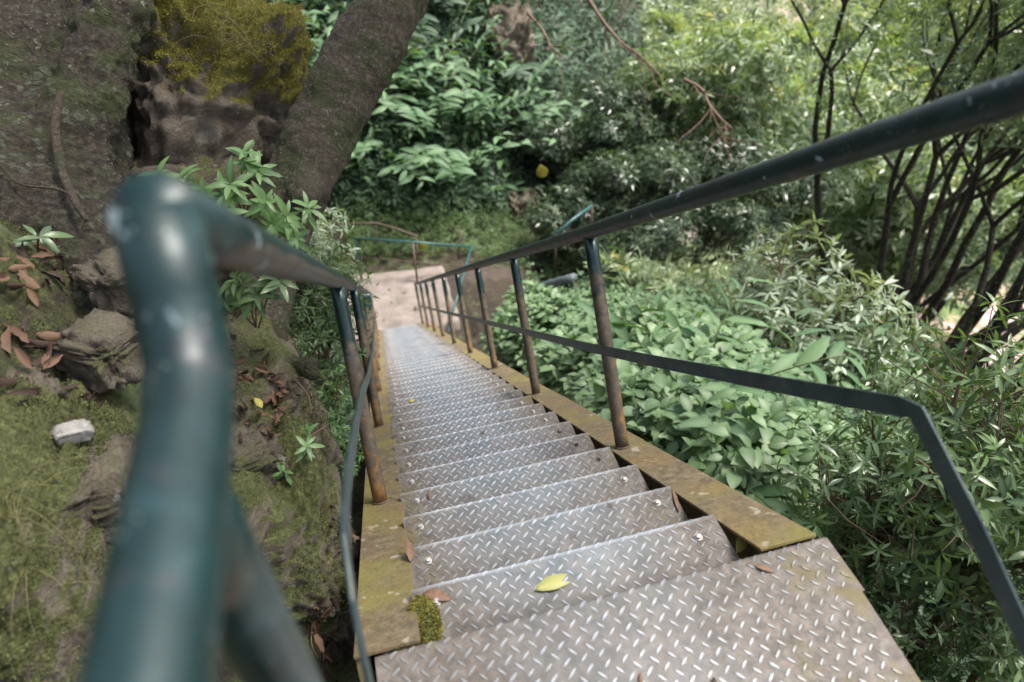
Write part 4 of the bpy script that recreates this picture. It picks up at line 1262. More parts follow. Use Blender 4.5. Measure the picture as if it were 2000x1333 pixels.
gingers([(480, 0), (640, 0), (560, 260), (500, 240)], 24, gm, 'large-leaved ginger plant seen between the mossy rock and the leaning trunk', 'ginger plants between the rock and the leaning trunk', (1.0, 1.5))
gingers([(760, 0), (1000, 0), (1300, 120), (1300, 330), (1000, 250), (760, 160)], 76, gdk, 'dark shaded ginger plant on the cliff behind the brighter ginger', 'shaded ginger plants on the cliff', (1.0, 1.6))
gingers([(1250, 330), (1600, 300), (1620, 420), (1520, 470), (1380, 440), (1290, 420)], 36, gm, 'drooping ginger plant on the far bank beyond the right handrail near the walker', 'ginger plants on the far bank', (1.0, 1.6))
gingers([(1330, 820), (1480, 860), (1700, 1000), (1620, 1180), (1500, 1010), (1350, 930)], 26, gm[:3], 'ginger plant in the hollow below the right stringer', 'ginger plants below the right stringer', (.35, .5), 2, 30, .35)
gingers([(1250, 740), (1700, 760), (1700, 900), (1450, 900), (1280, 830)], 26, gm[:3], 'ginger plant among the broad-leaved plants beside the right handrail', 'ginger plants beside the right handrail', (.6, .85), 2, 30, .4)
# ------------------------------------------------------------------ broad leaved plants right of the stair
bm_ = [broad_mesh(400 + k, .45, 260, 'broad', .135) for k in range(4)]
def broads(poly, n_, meshes, label, group, sc=(.8, 1.3), margin=.35, tmin=2, tmax=40):
    c = 0
    for q in region(poly, n_, G, tmin, tmax):
        if not clear_of_stair(q, margin): continue
        place('broadleaf_plant', meshes[c % len(meshes)], (q[0], q[1], float(GZ(q[0], q[1])) - .03), G.uniform(0, 6.28), G.uniform(*sc), label, 'plant', group)
        c += 1
broads([(1030, 640), (1130, 575), (1300, 510), (1500, 560), (1640, 700), (1720, 960), (1600, 1010), (1420, 960), (1230, 880), (1120, 760), (980, 690)], 280, bm_, 'pale green broad-leaved plant on the slope just right of the stair', 'broad-leaved plants right of the stair', (.55, 1.0))
print('plants a')
# ------------------------------------------------------------------ whorled shrubs
sh = [shrub(500 + k, .55, 'pitto', (.085, .095, .075)[k], (260, 210, 320)[k], 8, 1.0, (.22, .30, .20)[k], (7, 6, 8)[k]) for k in range(3)]
shp = [shrub(520 + k, .55, 'pitto_pale', .085, 300, 8) for k in range(2)]
shb = [shrub(540 + k, .35, 'pitto_bright', .075, 110) for k in range(2)]
def shrubs(spots, pool, label, cat='shrub', group=None):
    for k, (q, s_) in enumerate(spots):
        st, lf = pool[k % len(pool)]
        lb = label if isinstance(label, str) else label[k]
        place('shrub', None, q, G.uniform(0, 6.28), s_, lb, cat, group, [('stems', st), ('foliage', lf)])
def gp(px, py, sink=.1, tmin=1.2):
    h = hits(px, py, tmin)[0]
    return np.array([h[0], h[1], float(GZ(h[0], h[1])) - sink])
def under(px, py, d, drop):
    q = P(px, py, d); return q - np.array([0, 0, drop])
# near right bottom shrubs, crowns beside and below the landing
spots = [(under(1800, 930, 3.0, .62), 1.15), (under(1960, 1010, 3.1, .6), 1.1), (under(1700, 960, 3.3, .6), .9), (under(1880, 1130, 3.3, .65), 1.0), (under(1740, 1180, 3.0, .6), .62), (under(1900, 850, 3.5, .6), 1.0), (under(1620, 1010, 3.9, .6), .7), (under(1980, 1250, 3.4, .6), .9), (under(1790, 1290, 3.6, .5), .7)]
names_ = ['leafy whorled shrub inside the kink of the right mid rail', 'leafy whorled shrub at the right edge beyond the bent mid rail', 'small whorled shrub left of the kinked right mid rail',
          'dark whorled shrub below the kinked mid rail', 'low whorled sprig rising beside the right corner of the landing plate', 'whorled shrub in front of the dark fan of far stems',
          'small whorled shrub past the end of the right stringer', 'whorled shrub in the bottom right corner', 'low dark whorled shrub at the bottom edge right of the landing plate']
shrubs(spots, sh, names_)
# pale shrub clump in front of the dark trees
spots = [(under(1590, 625, 6.2, 1.1), 1.7), (under(1530, 590, 6.8, 1.0), 1.4), (under(1650, 670, 6.0, 1.0), 1.3), (under(1600, 770, 5.8, .8), .9)]
shrubs(spots, shp, 'pale silvery whorled shrub in the sunlit clump before the dark stems', 'shrub', 'pale shrubs before the dark stems')
spots = [(gp(x, y), G.uniform(.9, 1.6)) for x, y in [(1680, 850), (1750, 860), (1600, 1080), (1850, 1000)]]
shrubs(spots, sh, 'green whorled shrub on the lower slope right of the stair', 'shrub', 'shrubs on the lower slope')
# left: shrub behind the leaning trunk, dark glossy one below
spots = [(under(580, 470, 4.8, .65), .78), (under(555, 440, 4.5, .6), .75)]
shrubs(spots, shp, ['pale green shrub just left of the near left handrail behind the trunk', 'pale green shrub hidden partly by the sprig beside the trunk'])
spots = [(under(585, 600, 3.9, .5), .72), (under(600, 670, 3.9, .45), .66), (under(555, 640, 3.5, .4), .5), (under(600, 545, 4.4, .55), .8)]
shrubs(spots, sh, 'dark glossy shrub in the gap between the leaning trunk and the left posts', 'shrub', 'dark shrubs left of the handrail')
spots = [(under(632, 800, 2.9, .25), .55), (under(638, 860, 3.0, .25), .55), (under(618, 905, 2.9, .22), .48)]
shrubs(spots, shb, ['bright green seedling bush beside the first left post', 'bright green leafy seedling below the first left post', 'small leafy plant at the back of the mossy boulder'])
spots = [(gp(985, 700, .0), .6), (gp(1040, 740, .0), .62), (gp(1000, 670, 0), .55), (gp(1010, 725, 0), .5)]
shrubs([(q + np.array([.12, 0, .2]), s_) for q, s_ in spots], shb, 'yellow-green narrow-leaved seedling at the outer edge of the right stringer', 'shrub', 'seedlings beside the right stringer')

# sprig of young whorled leaves between the blurred pipe and the leaning trunk
def sprig(name, stems_, label, cat, mat='pitto_bright', L=.072, seed=1, k=9, base=None):
    g = np.random.default_rng(seed)
    base = stems_[0][0] if base is None else base
    e = empty(name, base); tag(e, label, cat)
    st = MB()
    lf = MB()
    for pts_ in stems_:
        V, F = tube([q - base for q in pts_], np.linspace(.0035, .0018, len(pts_)), 6, True, 12); st.add(V, F)
        tip = pts_[-1] - base; up = nrm(pts_[-1] - pts_[-2])
        for q in range(2):
            whorl(lf, tip - up * .028 * q, up, L * (1 - .0 * q), g, 0, k - 2 * q, .27, 6, .75 - .3 * q, .95 - .5 * q, .35)
    st.build('stem', 'twig', e)
    lf.build('foliage', mat, e)
    return e
def ps(*a): return [P(*q) for q in a]
sprig('sapling', [ps((480, 430, 2.3), (472, 340, 2.2), (478, 300, 2.15)), ps((470, 420, 2.3), (455, 400, 2.2), (440, 380, 2.12)), ps((480, 430, 2.3), (508, 405, 2.25), (520, 395, 2.2)),
                  ps((520, 480, 2.35), (590, 430, 2.3), (602, 408, 2.25)), ps((500, 460, 2.35), (548, 430, 2.25), (560, 425, 2.2)), ps((470, 420, 2.3), (445, 430, 2.1), (430, 420, 2.05)),
                  ps((480, 420, 2.3), (500, 350, 2.25), (500, 330, 2.2)), ps((470, 430, 2.3), (380, 380, 2.15), (350, 352, 2.1)), ps((470, 430, 2.3), (330, 370, 2.2), (308, 345, 2.15)), ps((480, 430, 2.3), (460, 380, 2.15), (452, 362, 2.1)), ps((520, 480, 2.35), (560, 470, 2.3), (575, 462, 2.25)), ps((500, 460, 2.35), (525, 430, 2.2), (532, 440, 2.15)), ps((470, 430, 2.3), (410, 400, 2.2), (395, 398, 2.15))],
      'fresh green sapling with toothed whorled leaves rising between blurred pipe and leaning trunk', 'sapling', seed=4)
sprig('sapling', [ps((500, 640, 2.5), (500, 590, 2.4), (497, 575, 2.35)), ps((500, 640, 2.5), (460, 600, 2.35), (440, 590, 2.3)), ps((505, 640, 2.5), (530, 560, 2.4), (545, 548, 2.35)), ps((500, 640, 2.5), (475, 560, 2.3), (462, 548, 2.28))],
      'green sapling with long drooping leaves against the base of the leaning trunk', 'sapling', 'pitto', .095, 6)
sprig('sapling', [ps((75, 500, 1.95), (74, 475, 1.9), (76, 462, 1.88))], 'small four-leaved seedling on the big trunk at the left edge', 'seedling', 'pitto', .08, 8, 5)
sprig('sapling', [ps((600, 900, 2.2), (598, 880, 2.15), (600, 872, 2.12)), ps((560, 925, 2.2), (556, 925, 2.15), (553, 922, 2.12)), ps((640, 830, 2.5), (608, 850, 2.35), (598, 845, 2.3))], 'bright lime seedling growing on top of the dark boulder', 'seedling', 'pitto_bright', .05, 12, 6)
print('plants b')

# ================================================================== TREES
tc = [tree_mesh(700 + k, 6.5, 3.2, 4, 'canopy', .20, 3600, (.05, 0), .07, .42) for k in range(3)]
ty_ = [tree_mesh(720 + k, 6.5, 3.2, 4, 'canopy_yellow', .20, 3600, (.05, 0), .07, .40) for k in range(2)]
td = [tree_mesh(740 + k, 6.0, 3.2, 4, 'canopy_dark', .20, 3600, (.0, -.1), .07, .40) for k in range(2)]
tfan = [tree_mesh(760 + k, 7.5, 3.0, 9, 'canopy', .17, 2600, (.55, .1), .095, .60, 'bark_far', 6, .5, 3) for k in range(3)]
def tree_at(px, py, d, pool, k, label, group=None, hh=6.6):
    q = P(px, py, d)
    z0 = float(GZ(q[0], q[1]))
    sc = float(np.clip((q[2] - z0) / hh, .45, 2.6))
    ln = nrm(ray(1512, 466)); dd = q + np.array([0, 0, (-.8 if d < 30 else -1.6) * sc]) - CAM
    if np.linalg.norm(dd - ln * (dd @ ln)) < (3.55 if d < 30 else 4.3) * sc and dd @ ln < 50: return
    t_, c_ = pool[k % len(pool)]
    place('tree', None, (q[0], q[1], min(z0, q[2] - 1.5) - .1), G.uniform(0, 6.28) if pool is not tfan else G.uniform(-.3, .3), sc, label, 'tree', group, [('trunk', t_), ('crown', c_)])
lab = 'sunlit tree crown in the bright canopy at the upper right'
grp = 'trees of the bright canopy'
for k, (px, py, d) in enumerate([(1430, 0, 19), (1450, 130, 17), (1470, 170, 18), (1560, 60, 20), (1610, 140, 20), (1700, 70, 21), (1790, 10, 24),
                                 (1860, 80, 20), (1910, -20, 28), (1990, 30, 25), (1760, 150, 20), (1930, 60, 24), (1980, -40, 34), (1720, -70, 38), (1540, -80, 34), (1850, -80, 40), (2080, -20, 30)]):
    tree_at(px, py, d, ty_ if k % 3 == 1 else tc, k, lab, grp)
for k, (px, py, d) in enumerate([(1480, 60, 58), (1600, 40, 64), (1400, 10, 54), (1700, 100, 62), (1570, 240, 56), (1660, 270, 60), (1500, 300, 60), (1440, 180, 52), (1760, 200, 70), (1350, 20, 52), (1540, 130, 56), (1480, -60, 70), (1620, -80, 75), (1420, 90, 36), (1380, 200, 34), (1500, 60, 46), (1300, -20, 34)]):
    tree_at(px, py, d, ty_ if k % 3 == 1 else tc, k, 'pale tree crown on the far slope behind the walker', 'trees on the far slope')
lab = 'olive green tree hanging over the dark hollow at the top centre'
for k, (px, py, d) in enumerate([(1180, 40, 18), (1230, 170, 17), (1290, 60, 19), (1340, 90, 17), (1310, 200, 16), (1240, 280, 17)]):
    tree_at(px, py, d, td, k, lab, 'shaded trees at the top centre')
lab = 'leafy tree on the valley floor behind the dark fan of stems'
for k, (px, py, d) in enumerate([(1700, 430, 45), (1600, 380, 42)]):
    tree_at(px, py, d, tc, k, lab, 'valley trees behind the stems')
# the fan of dark bare stems
for k, (px, py, s_, lb) in enumerate([(1660, 755, 1.0, 'dark multi-stemmed tree whose bare stems fan out just beyond the pale shrub'),
                                      (1745, 800, 1.05, 'dark multi-stemmed tree right of the first fan, above the kink of the mid rail'),
                                      (1840, 870, .95, 'dark leaning multi-stemmed tree near the right edge behind the bent mid rail'),
                                      (1950, 830, 1.1, 'dark multi-stemmed tree cut by the right edge of the view')]):
    q = gp(px, py, .2, 3)
    t_, c_ = tfan[k % 3]
    place('tree', None, q, (0.0, .35, -.25, .2)[k], s_, lb, 'tree', None, [('trunk', t_), ('crown', c_)])
# unseen crowns added to the two near trees, set to block sun on the stair
g = np.random.default_rng(77)
for root, cen, rr_, nw_, mt_ in ((tr, np.array([-3.2, 2.6, 5.8]), 2.2, 1100, 'canopy_dark'), (tr2, np.array([3.1, 2.2, 6.2]), 3.0, 3000, 'canopy_dark')):
    mb = MB(); q = rdirs(nw_, g) * (g.random((nw_, 1)) ** .4) * rr_ * np.array([1, 1, .45])
    whorl_cloud(mb, cen + q, nrm(q + np.array([0, 0, .8])), .13, g, 6, .28, 1)
    c_ = mb.build('crown', mt_, root); c_.location = -Vector(root.location)
    V, F = tube([P(905, -255, 3.2) if root is tr2 else P(-50, -490, 3.6), cen * .6 + (P(905, -255, 3.2) if root is tr2 else P(-50, -490, 3.6)) * .4, cen], [.14, .1, .03], 8, False, 8)
    mb = MB(); mb.add(V - np.array(root.location), F); mb.build('limb', 'bark', root)

# ================================================================== UNDERGROWTH (uncountable)
def undergrowth(name, poly, n_, mat, L0, label, k=6, W=.3, seed=1, hmax=.25, tmin=2, cond=None):
    g = np.random.default_rng(seed)
    pts_ = region(poly, n_, g, tmin, 90)
    pts_ = np.array([q for q in pts_ if clear_of_stair(q, .12) and not (10.5 < q[1] < 13.4 and abs(q[0]) < 1.5) and (cond is None or cond(q))])
    dist = np.linalg.norm(pts_ - CAM, axis=1)
    pts_[:, 2] += g.uniform(0, hmax, len(pts_)) * np.clip(dist / 10, .4, 2)
    mb = MB()
    for a in range(3):
        s_ = slice(a, None, 3)
        L = L0 * np.array([.7, 1.0, 1.5])[a]
        whorl_cloud(mb, pts_[s_], nrm(np.array([[0, -.2, .8]]) + rdirs(len(pts_[s_]), g) * .5), L, g, k, W, 2)
    return tag(mb.build(name, mat), label, 'undergrowth', kind='stuff')
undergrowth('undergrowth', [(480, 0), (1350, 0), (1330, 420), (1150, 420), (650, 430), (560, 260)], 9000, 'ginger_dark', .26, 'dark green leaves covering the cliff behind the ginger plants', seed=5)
undergrowth('undergrowth', [(660, 400), (1350, 380), (1300, 470), (1000, 540), (900, 500), (690, 520)], 3500, 'fern', .13, 'bright green moss and fern cover on the bank foot behind the landing railings', seed=6, W=.12, k=9)
def offpath(q):
    d = np.hypot(cx - q[0], cy - q[1]).min(); return d > .95
undergrowth('undergrowth', [(1150, 440), (1700, 380), (1720, 760), (1500, 700), (1300, 560), (1020, 540)], 6500, 'canopy', .17, 'low green plants covering the slope down to the walker', seed=8, cond=offpath)
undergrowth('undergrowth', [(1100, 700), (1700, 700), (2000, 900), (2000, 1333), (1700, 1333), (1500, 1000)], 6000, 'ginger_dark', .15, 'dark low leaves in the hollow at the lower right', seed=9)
undergrowth('undergrowth', [(1250, 0), (1750, 0), (1750, 300), (1640, 520), (1480, 430), (1280, 380)], 9000, 'canopy', .42, 'pale green bushes covering the far slope behind the walker', seed=19, hmax=.8, tmin=12, cond=offpath)
undergrowth('undergrowth', [(1240, 380), (1480, 400), (1500, 600), (1300, 620), (1120, 540)], 4500, 'canopy', .22, 'leafy cover under the trees between the right handrail and the walker', seed=18, cond=offpath, hmax=.5)
undergrowth('undergrowth', [(1700, 400), (2000, 200), (2000, 800), (1750, 800)], 700, 'canopy', .3, 'sparse greenery on the pinkish valley floor behind the stems', seed=10, hmax=.6)
undergrowth('undergrowth', [(1000, 520), (1300, 480), (1500, 560), (1700, 760), (1500, 900), (1200, 860)], 5000, 'broad', .10, 'small pale leaves filling gaps between the broad-leaved plants', seed=12, W=.5, k=4)
undergrowth('undergrowth', [(520, 450), (640, 480), (690, 700), (680, 900), (560, 760)], 1300, 'ginger_dark', .09, 'dark leaves in the gap between the left posts and the leaning trunk', seed=13, hmax=.15)
print('trees done')

# hanging bare branches at the top centre
def branchy(name, path, r, n_, L, mat, label, seed):
    g = np.random.default_rng(seed)
    path = np.array(path); o_ = path[0]; e = empty(name, o_); tag(e, label, 'branch')
    mb = MB(); V, F = tube(path - o_, np.linspace(r, r * .4, len(path)), 7, False, 24); mb.add(V, F)
    u = np.linspace(0, len(path) - 1, n_ + 2)[1:-1]
    for q in u:
        p_ = np.array([np.interp(q, np.arange(len(path)), path[:, k]) for k in range(3)]) - o_
        d = nrm(path[-1] - path[0] + rdirs(1, g)[0] * np.linalg.norm(path[-1] - path[0]) * .8)
        pp = [p_]
        for a in range(4):
            d = nrm(d + rdirs(1, g)[0] * .4); pp.append(pp[-1] + d * L * g.uniform(.15, .3))
        V, F = tube(pp, np.linspace(r * .45, r * .15, 5), 5, False); mb.add(V, F)
    mb.build('stem', mat, e)
branchy('branch', ps((1150, 0, 13), (1180, 45, 12.8), (1215, 85, 12.6), (1250, 110, 12.5), (1290, 150, 12.5)), .035, 6, 1.0, 'branch_orange', 'orange-brown bare branch hanging at the top centre', 2)
branchy('branch', ps((1335, 155, 12), (1370, 175, 11.9), (1385, 205, 11.8), (1410, 235, 11.7), (1430, 255, 11.7), (1400, 250, 11.8), (1385, 270, 11.8)), .032, 10, 1.1, 'branch_orange', 'forked reddish branch against the bright canopy above the right handrail', 3)
branchy('branch', ps((1030, 25, 13), (1060, 60, 13), (1075, 90, 12.8), (1110, 120, 12.6)), .03, 5, .9, 'twig', 'thin dark branch beside the brown rock at the top centre', 4)

# rock faces on the cliff
for k, (px, py, s_, lb) in enumerate([(985, 120, (.7, .6, 1.5), 'tall brown rock face in the dark at the top centre'), (1012, 425, (.45, .45, .8), 'brown rock at the foot of the bank right of the landing railing'),
                                         (1285, 350, (.55, .5, .9), 'brown rock in the hollow just above the right handrail')]):
    h = hits(px, py, 5)[0]
    o, _, _ = rock('rock', h + np.array([0, .1, -.1]), s_, (.2, .1, .4 * k), 'rock_far', .45, 5, 30 + k, 1.5, .5)
    tag(o, lb, 'rock')
# a pipe lying on the slope right of the landing
h0 = gp(1000, 610, 0, 4); h1 = gp(1120, 575, 0, 4)
mb = MB(); V, F = tube([h0 + [0, 0, .35], (h0 + h1) / 2 + [0, 0, .38], h1 + [0, 0, .35]], .10, 14, True, 10); mb.add(V, F)
tag(mb.build('drain_pipe', 'pipe_grey'), 'grey-blue pipe lying on the earth right of the concrete landing', 'pipe')
# rails of the next flights
for lb, q in (('thin blue-grey handrail rising beyond the bank rock right of the landing', ps((1085, 458, 15.5), (1120, 428, 15.8), (1156, 402, 16))), ('thin dark handrail beside the far path, just under the right handrail', ps((1345, 425, 19), (1385, 440, 20), (1430, 458, 22)))):
    e = empty('handrail', q[0]); tag(e, lb, 'handrail')
    mb = MB(); pipe_sub(mb, [a - q[0] for a in q], .035, 8); mb.build('rail', 'blue_paint', e)
    for a in q[::2]:
        mb = MB(); pipe_sub(mb, [a - q[0], a - q[0] - np.array([0, 0, .9])], .03, 6); mb.build('post', 'brown_pole', e)

# yellow ginger leaves / blooms that stand out
def leafthing(name, q, ax, nr, L, mat, label, cat, W=.35, droop=.3, wav=.01, group=None):
    e = MB(); V, F, mid = leaf(1, W, 8, droop, .3, wav)
    g = np.random.default_rng(int(abs(q[0] * 1000)) + 3)
    scatter(e, (V, F, mid), np.zeros((1, 3)), np.array([ax], float), np.array([nr], float), L, 0, np.array([.5]), g)
    o = e.build(name, mat, None, q)
    m_ = o.modifiers.new('s', 'SOLIDIFY'); m_.thickness = L * .006
    return tag(o, label, cat, group)
for k, (px, py, d, L, lb) in enumerate([(1055, 322, 11.5, .38, 'round yellow leaf on the dark ginger left of the right handrail'), (1447, 519, 12, .3, 'yellow leaf on the slope below the walker'), (1423, 692, 5.6, .26, 'pale yellow leaf just above the right mid rail'),
                                        (1505, 568, 11, .25, 'yellow leaf below and right of the one under the walker'), (1428, 915, 4.6, .17, 'pale yellow leaf in the hollow beyond the right stringer'), (1365, 665, 5.9, .2, 'faded yellow leaf left of the one above the right mid rail'),
                                        (823, 475, 13.3, .25, 'yellow leaf hanging behind the blue-green landing railing'), (1835, 1278, 4.2, .08, 'small yellow leaf near the bottom right corner')]):
    leafthing('leaf', P(px, py, d), (.25, .1, -.95), (-.2, -.9, .2), L, 'yellow_leaf', lb, 'leaf', .55, .3)
def on_tread(k, x, dy):
    return S(0, k * STEP, 0) + np.array([x, dy, .006])
leafthing('leaf', on_tread(0, -.107, -.035), (.98, .12, 0), (0, 0, 1), .118, 'tread_leaf', 'yellow-green fallen leaf on the first tread below the landing', 'leaf', .34, .12, .004)
leafthing('leaf', np.array([.155, -.40, zl + .009]), (-.45, -.9, 0), (.3, 0, 1), .105, 'dead', 'curled brown leaf on the right part of the landing plate', 'leaf', .26, .2, .02)
leafthing('leaf', np.array([.02, -.35, zl + .009]), (-.3, -.9, 0), (0, .3, 1), .05, 'dead_pale', 'small thin tan leaf scrap in the middle of the landing plate', 'leaf', .16, .3, .02)
leafthing('leaf', np.array([.36, -.20, zl + .006]), (.7, -.5, 0), (0, 0, 1), .045, 'dead_pale', 'small tan leaf at the right front edge of the landing plate', 'leaf', .3, .1, .01)
leafthing('leaf', on_tread(0, -.375, .03), (.6, -.3, .1), (0, 0, 1), .075, 'dead_pale', 'tan leaf at the left end of the first tread', 'leaf', .4, .2, .01)
leafthing('leaf', on_tread(1, -.395, .0), (.1, .9, .1), (.5, 0, 1), .09, 'dead_pale', 'dry leaf against the left stringer on the second tread', 'leaf', .3, .2, .01)
leafthing('leaf', on_tread(3, -.30, -.01), (.1, .9, .05), (.2, 0, 1), .05, 'dead_pale', 'narrow dry leaf near the left bolt of the fourth tread', 'leaf', .25, .1, .01)
leafthing('leaf', on_tread(1, .40, -.05), (.25, .9, .0), (.4, 0, 1), .10, 'dead_pale', 'stick-like dry leaf in the gap right of the second tread', 'leaf', .14, .1, .01)
leafthing('leaf', on_tread(0, .43, -.06) - np.array([0, 0, .03]), (.6, .5, .1), (.1, -.5, 1), .09, 'yellow_leaf', 'yellow leaf wedged beside the right end of the first tread', 'leaf', .35, .1, .01)
leafthing('leaf', on_tread(6, .02, .0), (.9, .3, .0), (.1, 0, 1), .03, 'dead_pale', 'little tan leaf scrap on the seventh tread', 'leaf', .4, .1, .01)
leafthing('leaf', on_tread(11, -.27, .0), (.9, .3, .0), (.1, 0, 1), .045, 'yellow_leaf', 'pale yellow petal near the left side of the twelfth tread', 'leaf', .6, .1, .01)
leafthing('leaf', P(512, 797, 2.35), (-.3, .6, .3), (.5, -.8, .6), .05, 'yellow_leaf', 'yellow leaf lying in the litter left of the stair', 'leaf', .5, .1, .01)
leafthing('leaf', P(669, 925, 2.1), (.4, -.3, -.3), (.5, -.6, .8), .04, 'yellow_leaf', 'yellow leaf on the right shoulder of the dark boulder', 'leaf', .45, .1, .01)
leafthing('leaf', gp(50, 765, -.02), (.5, -.6, 0), (0, 0, 1), .075, 'canopy_yellow', 'pale green leaf fallen on the moss bank at the far left', 'leaf', .35, .15, .01)
# moss clump at the left end of the first tread
g = np.random.default_rng(5)
mb = MB()
V, F = ico(1, 4)
V = V * (1 + .25 * fnoise(V, 2.0, 4))[:, None] * np.array([.036, .075, .018])
mb.add(V, F, 0, moss=np.ones(len(V)))
p_ = V[g.integers(0, len(V), 5000)]; p_ = p_[p_[:, 2] > -.004]
scatter(mb, tplm, p_, nrm(p_ * np.array([1, 1, 3])) + rdirs(len(p_), g) * .7, rdirs(len(p_), g), g.uniform(.004, .010, len(p_)), 1, None, g)
tag(mb.build('moss_clump', ['rock_green', 'moss_y'], None, on_tread(0, -.385, -.055)), 'green moss clump at the left end of the first tread', 'moss')

# dead leaves on the bank
dl = []
for k in range(5):
    mb = MB(); g = np.random.default_rng(900 + k)
    V, F, mid = leaf(1, .24 + .04 * k, 7, g.uniform(-.5, .9), g.uniform(.3, 1.6) * (1 if k % 2 else -1), .05)
    mb.add(V, F, 0); dl.append(mb.mesh('dead_leaf', ['dead' if k < 3 else 'dead_pale']))
def surf(px, py):
    return gp(px, py, -.012)
deps = bpy.context.evaluated_depsgraph_get()
deps.update()
def cast(px, py):
    d = Vector(ray(px, py)).normalized()
    o_ = Vector(CAM) + d * .9
    for _ in range(6):
        hit, loc, nr_, idx, ob, mw = SC.ray_cast(deps, o_, d)
        if not hit: return None
        if ob.name.split('.')[0] in ('ground', 'rock', 'moss', 'trunk'): return loc, nr_
        o_ = loc + d * .02
    return None
n_dead = 0
for poly, cnt, lb, gr, sc_ in (([(0, 480), (130, 500), (180, 560), (60, 580), (0, 560)], 26, 'dead brown leaf in the heap under the big left trunk', 'dead leaves under the big left trunk', .06),
                          ([(0, 630), (60, 640), (190, 780), (170, 860), (60, 820), (0, 700)], 24, 'dead brown leaf scattered on the moss bank left of the blurred pipe', 'dead leaves on the moss bank', .055),
                          ([(440, 640), (520, 700), (600, 780), (560, 860), (470, 850), (440, 760)], 62, 'dead brown leaf in the litter on the ledge beyond the blurred pipe', 'dead leaves on the ledge', .05),
                          ([(640, 1000), (700, 960), (690, 1333), (600, 1333), (600, 1180), (660, 1150)], 46, 'dead brown leaf in the crack between boulder and left stringer', 'dead leaves beside the left stringer', .05)):
    g = np.random.default_rng(cnt)
    poly = np.array(poly); x0, y0 = poly.min(0); x1, y1 = poly.max(0); made = 0
    for _ in range(900):
        if made >= cnt: break
        q = g.uniform((x0, y0), (x1, y1)); ins = False
        for a in range(len(poly)):
            xa, ya = poly[a]; xb, yb = poly[(a + 1) % len(poly)]
            if (ya > q[1]) != (yb > q[1]) and q[0] < (xb - xa) * (q[1] - ya) / (yb - ya + 1e-9) + xa: ins = not ins
        if not ins: continue
        c_ = cast(*q)
        if c_ is None: continue
        o = link('dead_leaf', dl[int(g.integers(0, 5))])
        o.location = c_[0] + c_[1] * .012
        o.rotation_euler = (c_[1].to_track_quat('Z', 'Y') @ Vector((0, 0, 1)).to_track_quat('Z', 'Y')).to_euler()
        o.rotation_euler.rotate_axis('Z', g.uniform(0, 6.28)); o.rotation_euler.rotate_axis('X', g.normal(0, .3))
        o.scale = (sc_ * g.uniform(.7, 1.3),) * 3
        tag(o, lb, 'leaf', gr); made += 1
# lichened stone on the moss bank
c_ = cast(143, 853)
o, _, _ = rock('stone', np.array(c_[0]) + np.array([0, 0, .012]), (.036, .024, .022), (.2, .1, .3), 'stone', .3, 4, 55, 1.0, .6)
tag(o, 'small pale angular stone on the moss bank at the left', 'stone')
# dry grass at the lower left
g = np.random.default_rng(31); mb = MB()
for cen, n_, L, fall in (((10, 1000), 12, .18, (1, .1)), ((240, 890), 16, .08, (.8, -.4)), ((60, 1100), 8, .15, (1, .3)), ((430, 45), 45, .26, (1, -.2)), ((590, 735), 14, .2, (.1, -.3))):
    for k in range(n_):
        c_ = cast(cen[0] + g.normal(0, 30), cen[1] + g.normal(0, 45))
        if c_ is None: continue
        d = nrm(np.array([g.normal(.5, .5), g.normal(-.2, .5), g.uniform(.3, 1.1)])); q = np.array(c_[0]); pp = [q]
        for a in range(6):
            d = nrm(d + np.array([0, 0, -.28]) + rdirs(1, g)[0] * .12); pp.append(pp[-1] + d * L * g.uniform(.1, .2))
        V, F = tube(pp, np.linspace(.0009, .0004, 7), 4, False); mb.add(V, F)
tag(mb.build('dry_grass', 'straw'), 'thin dry grass blades trailing over the moss bank and rock', 'grass', kind='stuff')
# twigs and a weathered log at the bottom left
mb = MB()
for a, b_, r in (((-40, 1230, 1.5), (200, 1345, 1.45), .045), ((-60, 1150, 1.5), (90, 1170, 1.5), .02)):
    V, F = tube([P(*a), (P(*a) + P(*b_)) / 2 + np.array([0, 0, .02]), P(*b_)], [r, r * 1.1, r * .7], 14, True, 16, .15, 3.0); mb.add(V, F)
tag(mb.build('log', 'root'), 'weathered brown log in the bottom left corner', 'log')
for k, (q, lb) in enumerate(((ps((470, 985, 2.0), (500, 960, 2.0), (530, 1005, 1.98), (545, 1020, 1.98)), 'forked brown root on the upper left of the dark boulder'), (ps((575, 740, 2.4), (600, 770, 2.35), (608, 800, 2.3)), 'thin pale twig hanging from the broken root beside the stair'), (ps((615, 1180, 2.1), (608, 1250, 2.0), (622, 1290, 2.0)), 'dark twig standing in the crack left of the stringer'))):
    mb = MB(); V, F = tube(q, np.linspace(.008 if k == 0 else .003, .003 if k == 0 else .0015, len(q)), 7, True, 14, .2, k); mb.add(V, F)
    tag(mb.build('twig', 'root' if k == 0 else 'twig'), lb, 'twig')

# ================================================================== PERSON ON THE FAR PATH
feet = hits(1510, 489, 20)[0]
feet[2] = float(GZ(feet[0], feet[1])) + .1
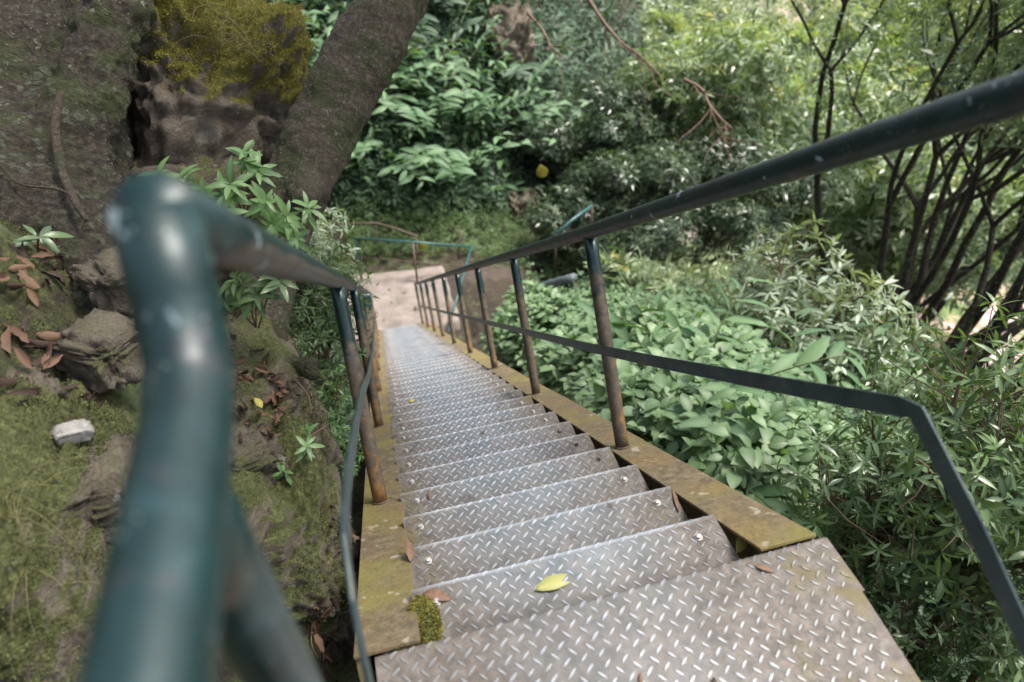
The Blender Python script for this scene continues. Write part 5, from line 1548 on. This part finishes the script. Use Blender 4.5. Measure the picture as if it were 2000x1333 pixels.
# right = camera right, fwd = toward the camera-left; figure leans uphill
def skin_body():
    J = {'pel': (0, 0, .95), 'sp': (.02, .0, 1.18), 'ch': (.05, 0, 1.38), 'nk': (.07, 0, 1.5), 'hd': (.10, 0, 1.60), 'top': (.115, 0, 1.74),
         'lh': (-.09, .02, .92), 'lk': (-.20, .05, .52), 'la': (-.36, .1, .20), 'lt': (-.28, .03, .12),
         'rh': (.09, -.02, .92), 'rk': (.03, -.06, .50), 'ra': (.02, -.02, .08), 'rt': (-.12, -.02, .03),
         'ls': (-.13, .02, 1.42), 'le': (-.28, -.08, 1.22), 'lw': (-.20, -.2, 1.46), 'lf': (-.14, -.22, 1.55),
         'rs': (.24, -.02, 1.42), 're': (.30, -.14, 1.18), 'rw': (.16, -.26, 1.40), 'rf': (.10, -.25, 1.50)}
    E_ = [('pel', 'sp'), ('sp', 'ch'), ('ch', 'nk'), ('nk', 'hd'), ('hd', 'top'), ('pel', 'lh'), ('lh', 'lk'), ('lk', 'la'), ('la', 'lt'), ('pel', 'rh'), ('rh', 'rk'), ('rk', 'ra'), ('ra', 'rt'),
          ('ch', 'ls'), ('ls', 'le'), ('le', 'lw'), ('lw', 'lf'), ('ch', 'rs'), ('rs', 're'), ('re', 'rw'), ('rw', 'rf')]
    rad = {'pel': .15, 'sp': .13, 'ch': .16, 'nk': .055, 'hd': .095, 'top': .07, 'lh': .11, 'rh': .11, 'lk': .065, 'rk': .065, 'la': .042, 'ra': .042, 'lt': .035, 'rt': .035, 'ls': .065, 'rs': .065, 'le': .045, 're': .045, 'lw': .03, 'rw': .03, 'lf': .025, 'rf': .025}
    nm = list(J); me = bpy.data.meshes.new('person')
    me.from_pydata([J[k] for k in nm], [(nm.index(a), nm.index(b_)) for a, b_ in E_], [])
    o = bpy.data.objects.new('person', me); C.objects.link(o)
    sk = o.modifiers.new('sk', 'SKIN'); su = o.modifiers.new('su', 'SUBSURF'); su.levels = 2; su.render_levels = 2
    for k, a in enumerate(nm):
        me.skin_vertices[0].data[k].radius = (rad[a],) * 2
    me.skin_vertices[0].data[0].use_root = True
    dg = bpy.context.evaluated_depsgraph_get(); dg.update()
    nm_ = bpy.data.meshes.new_from_object(o.evaluated_get(dg))
    bpy.data.objects.remove(o)
    for q in ('skin', 'dark_cloth', 'black_cloth'): nm_.materials.append(M[q])
    for p in nm_.polygons:
        z = p.center.z; x = p.center.x
        p.material_index = 2 if z < 1.0 else (1 if z < 1.5 and not (abs(x) > .19 and p.center.y < -.12) else 0)
        if z < .08: p.material_index = 0
        p.use_smooth = True
    return nm_
pe = link('person', skin_body())
pe.location = feet; pe.rotation_euler = (0, 0, R(-25))
tag(pe, 'person in dark top and black leggings with a white cloth on the far path', 'person')
mb = MB(); V, F = ico(1, 3); V = V * (1 + .1 * fnoise(V, 2, 3))[:, None] * np.array([.115, .12, .125]) + np.array([.125, .03, 1.68]); mb.add(V, F); mb.build('hair', 'hair', pe)
mb = MB(); V, F = tube([(.20, .02, 1.47), (.27, -.02, 1.3), (.30, -.02, 1.0), (.34, .0, .6), (.33, .02, .38)], [.09, .10, .085, .09, .07], 10, True, 14); mb.add(V * np.array([1, .7, 1]), F); mb.build('white_cloth', 'white_cloth', pe)
print('all done')


# a few fallen leaves on the lower landing
g = np.random.default_rng(66)
for k in range(16):
    o = link('dead_leaf', dl[k % 5])
    x = g.uniform(-.9, 1.0); y = g.uniform(11.0, 12.9)
    o.location = (x, y, ZL + .012); o.rotation_euler = (g.normal(0, .15), g.normal(0, .15), g.uniform(0, 6.28)); o.scale = (g.uniform(.07, .13),) * 3
    tag(o, 'dead leaf on the pinkish concrete landing at the stair foot', 'leaf', 'dead leaves on the lower landing')
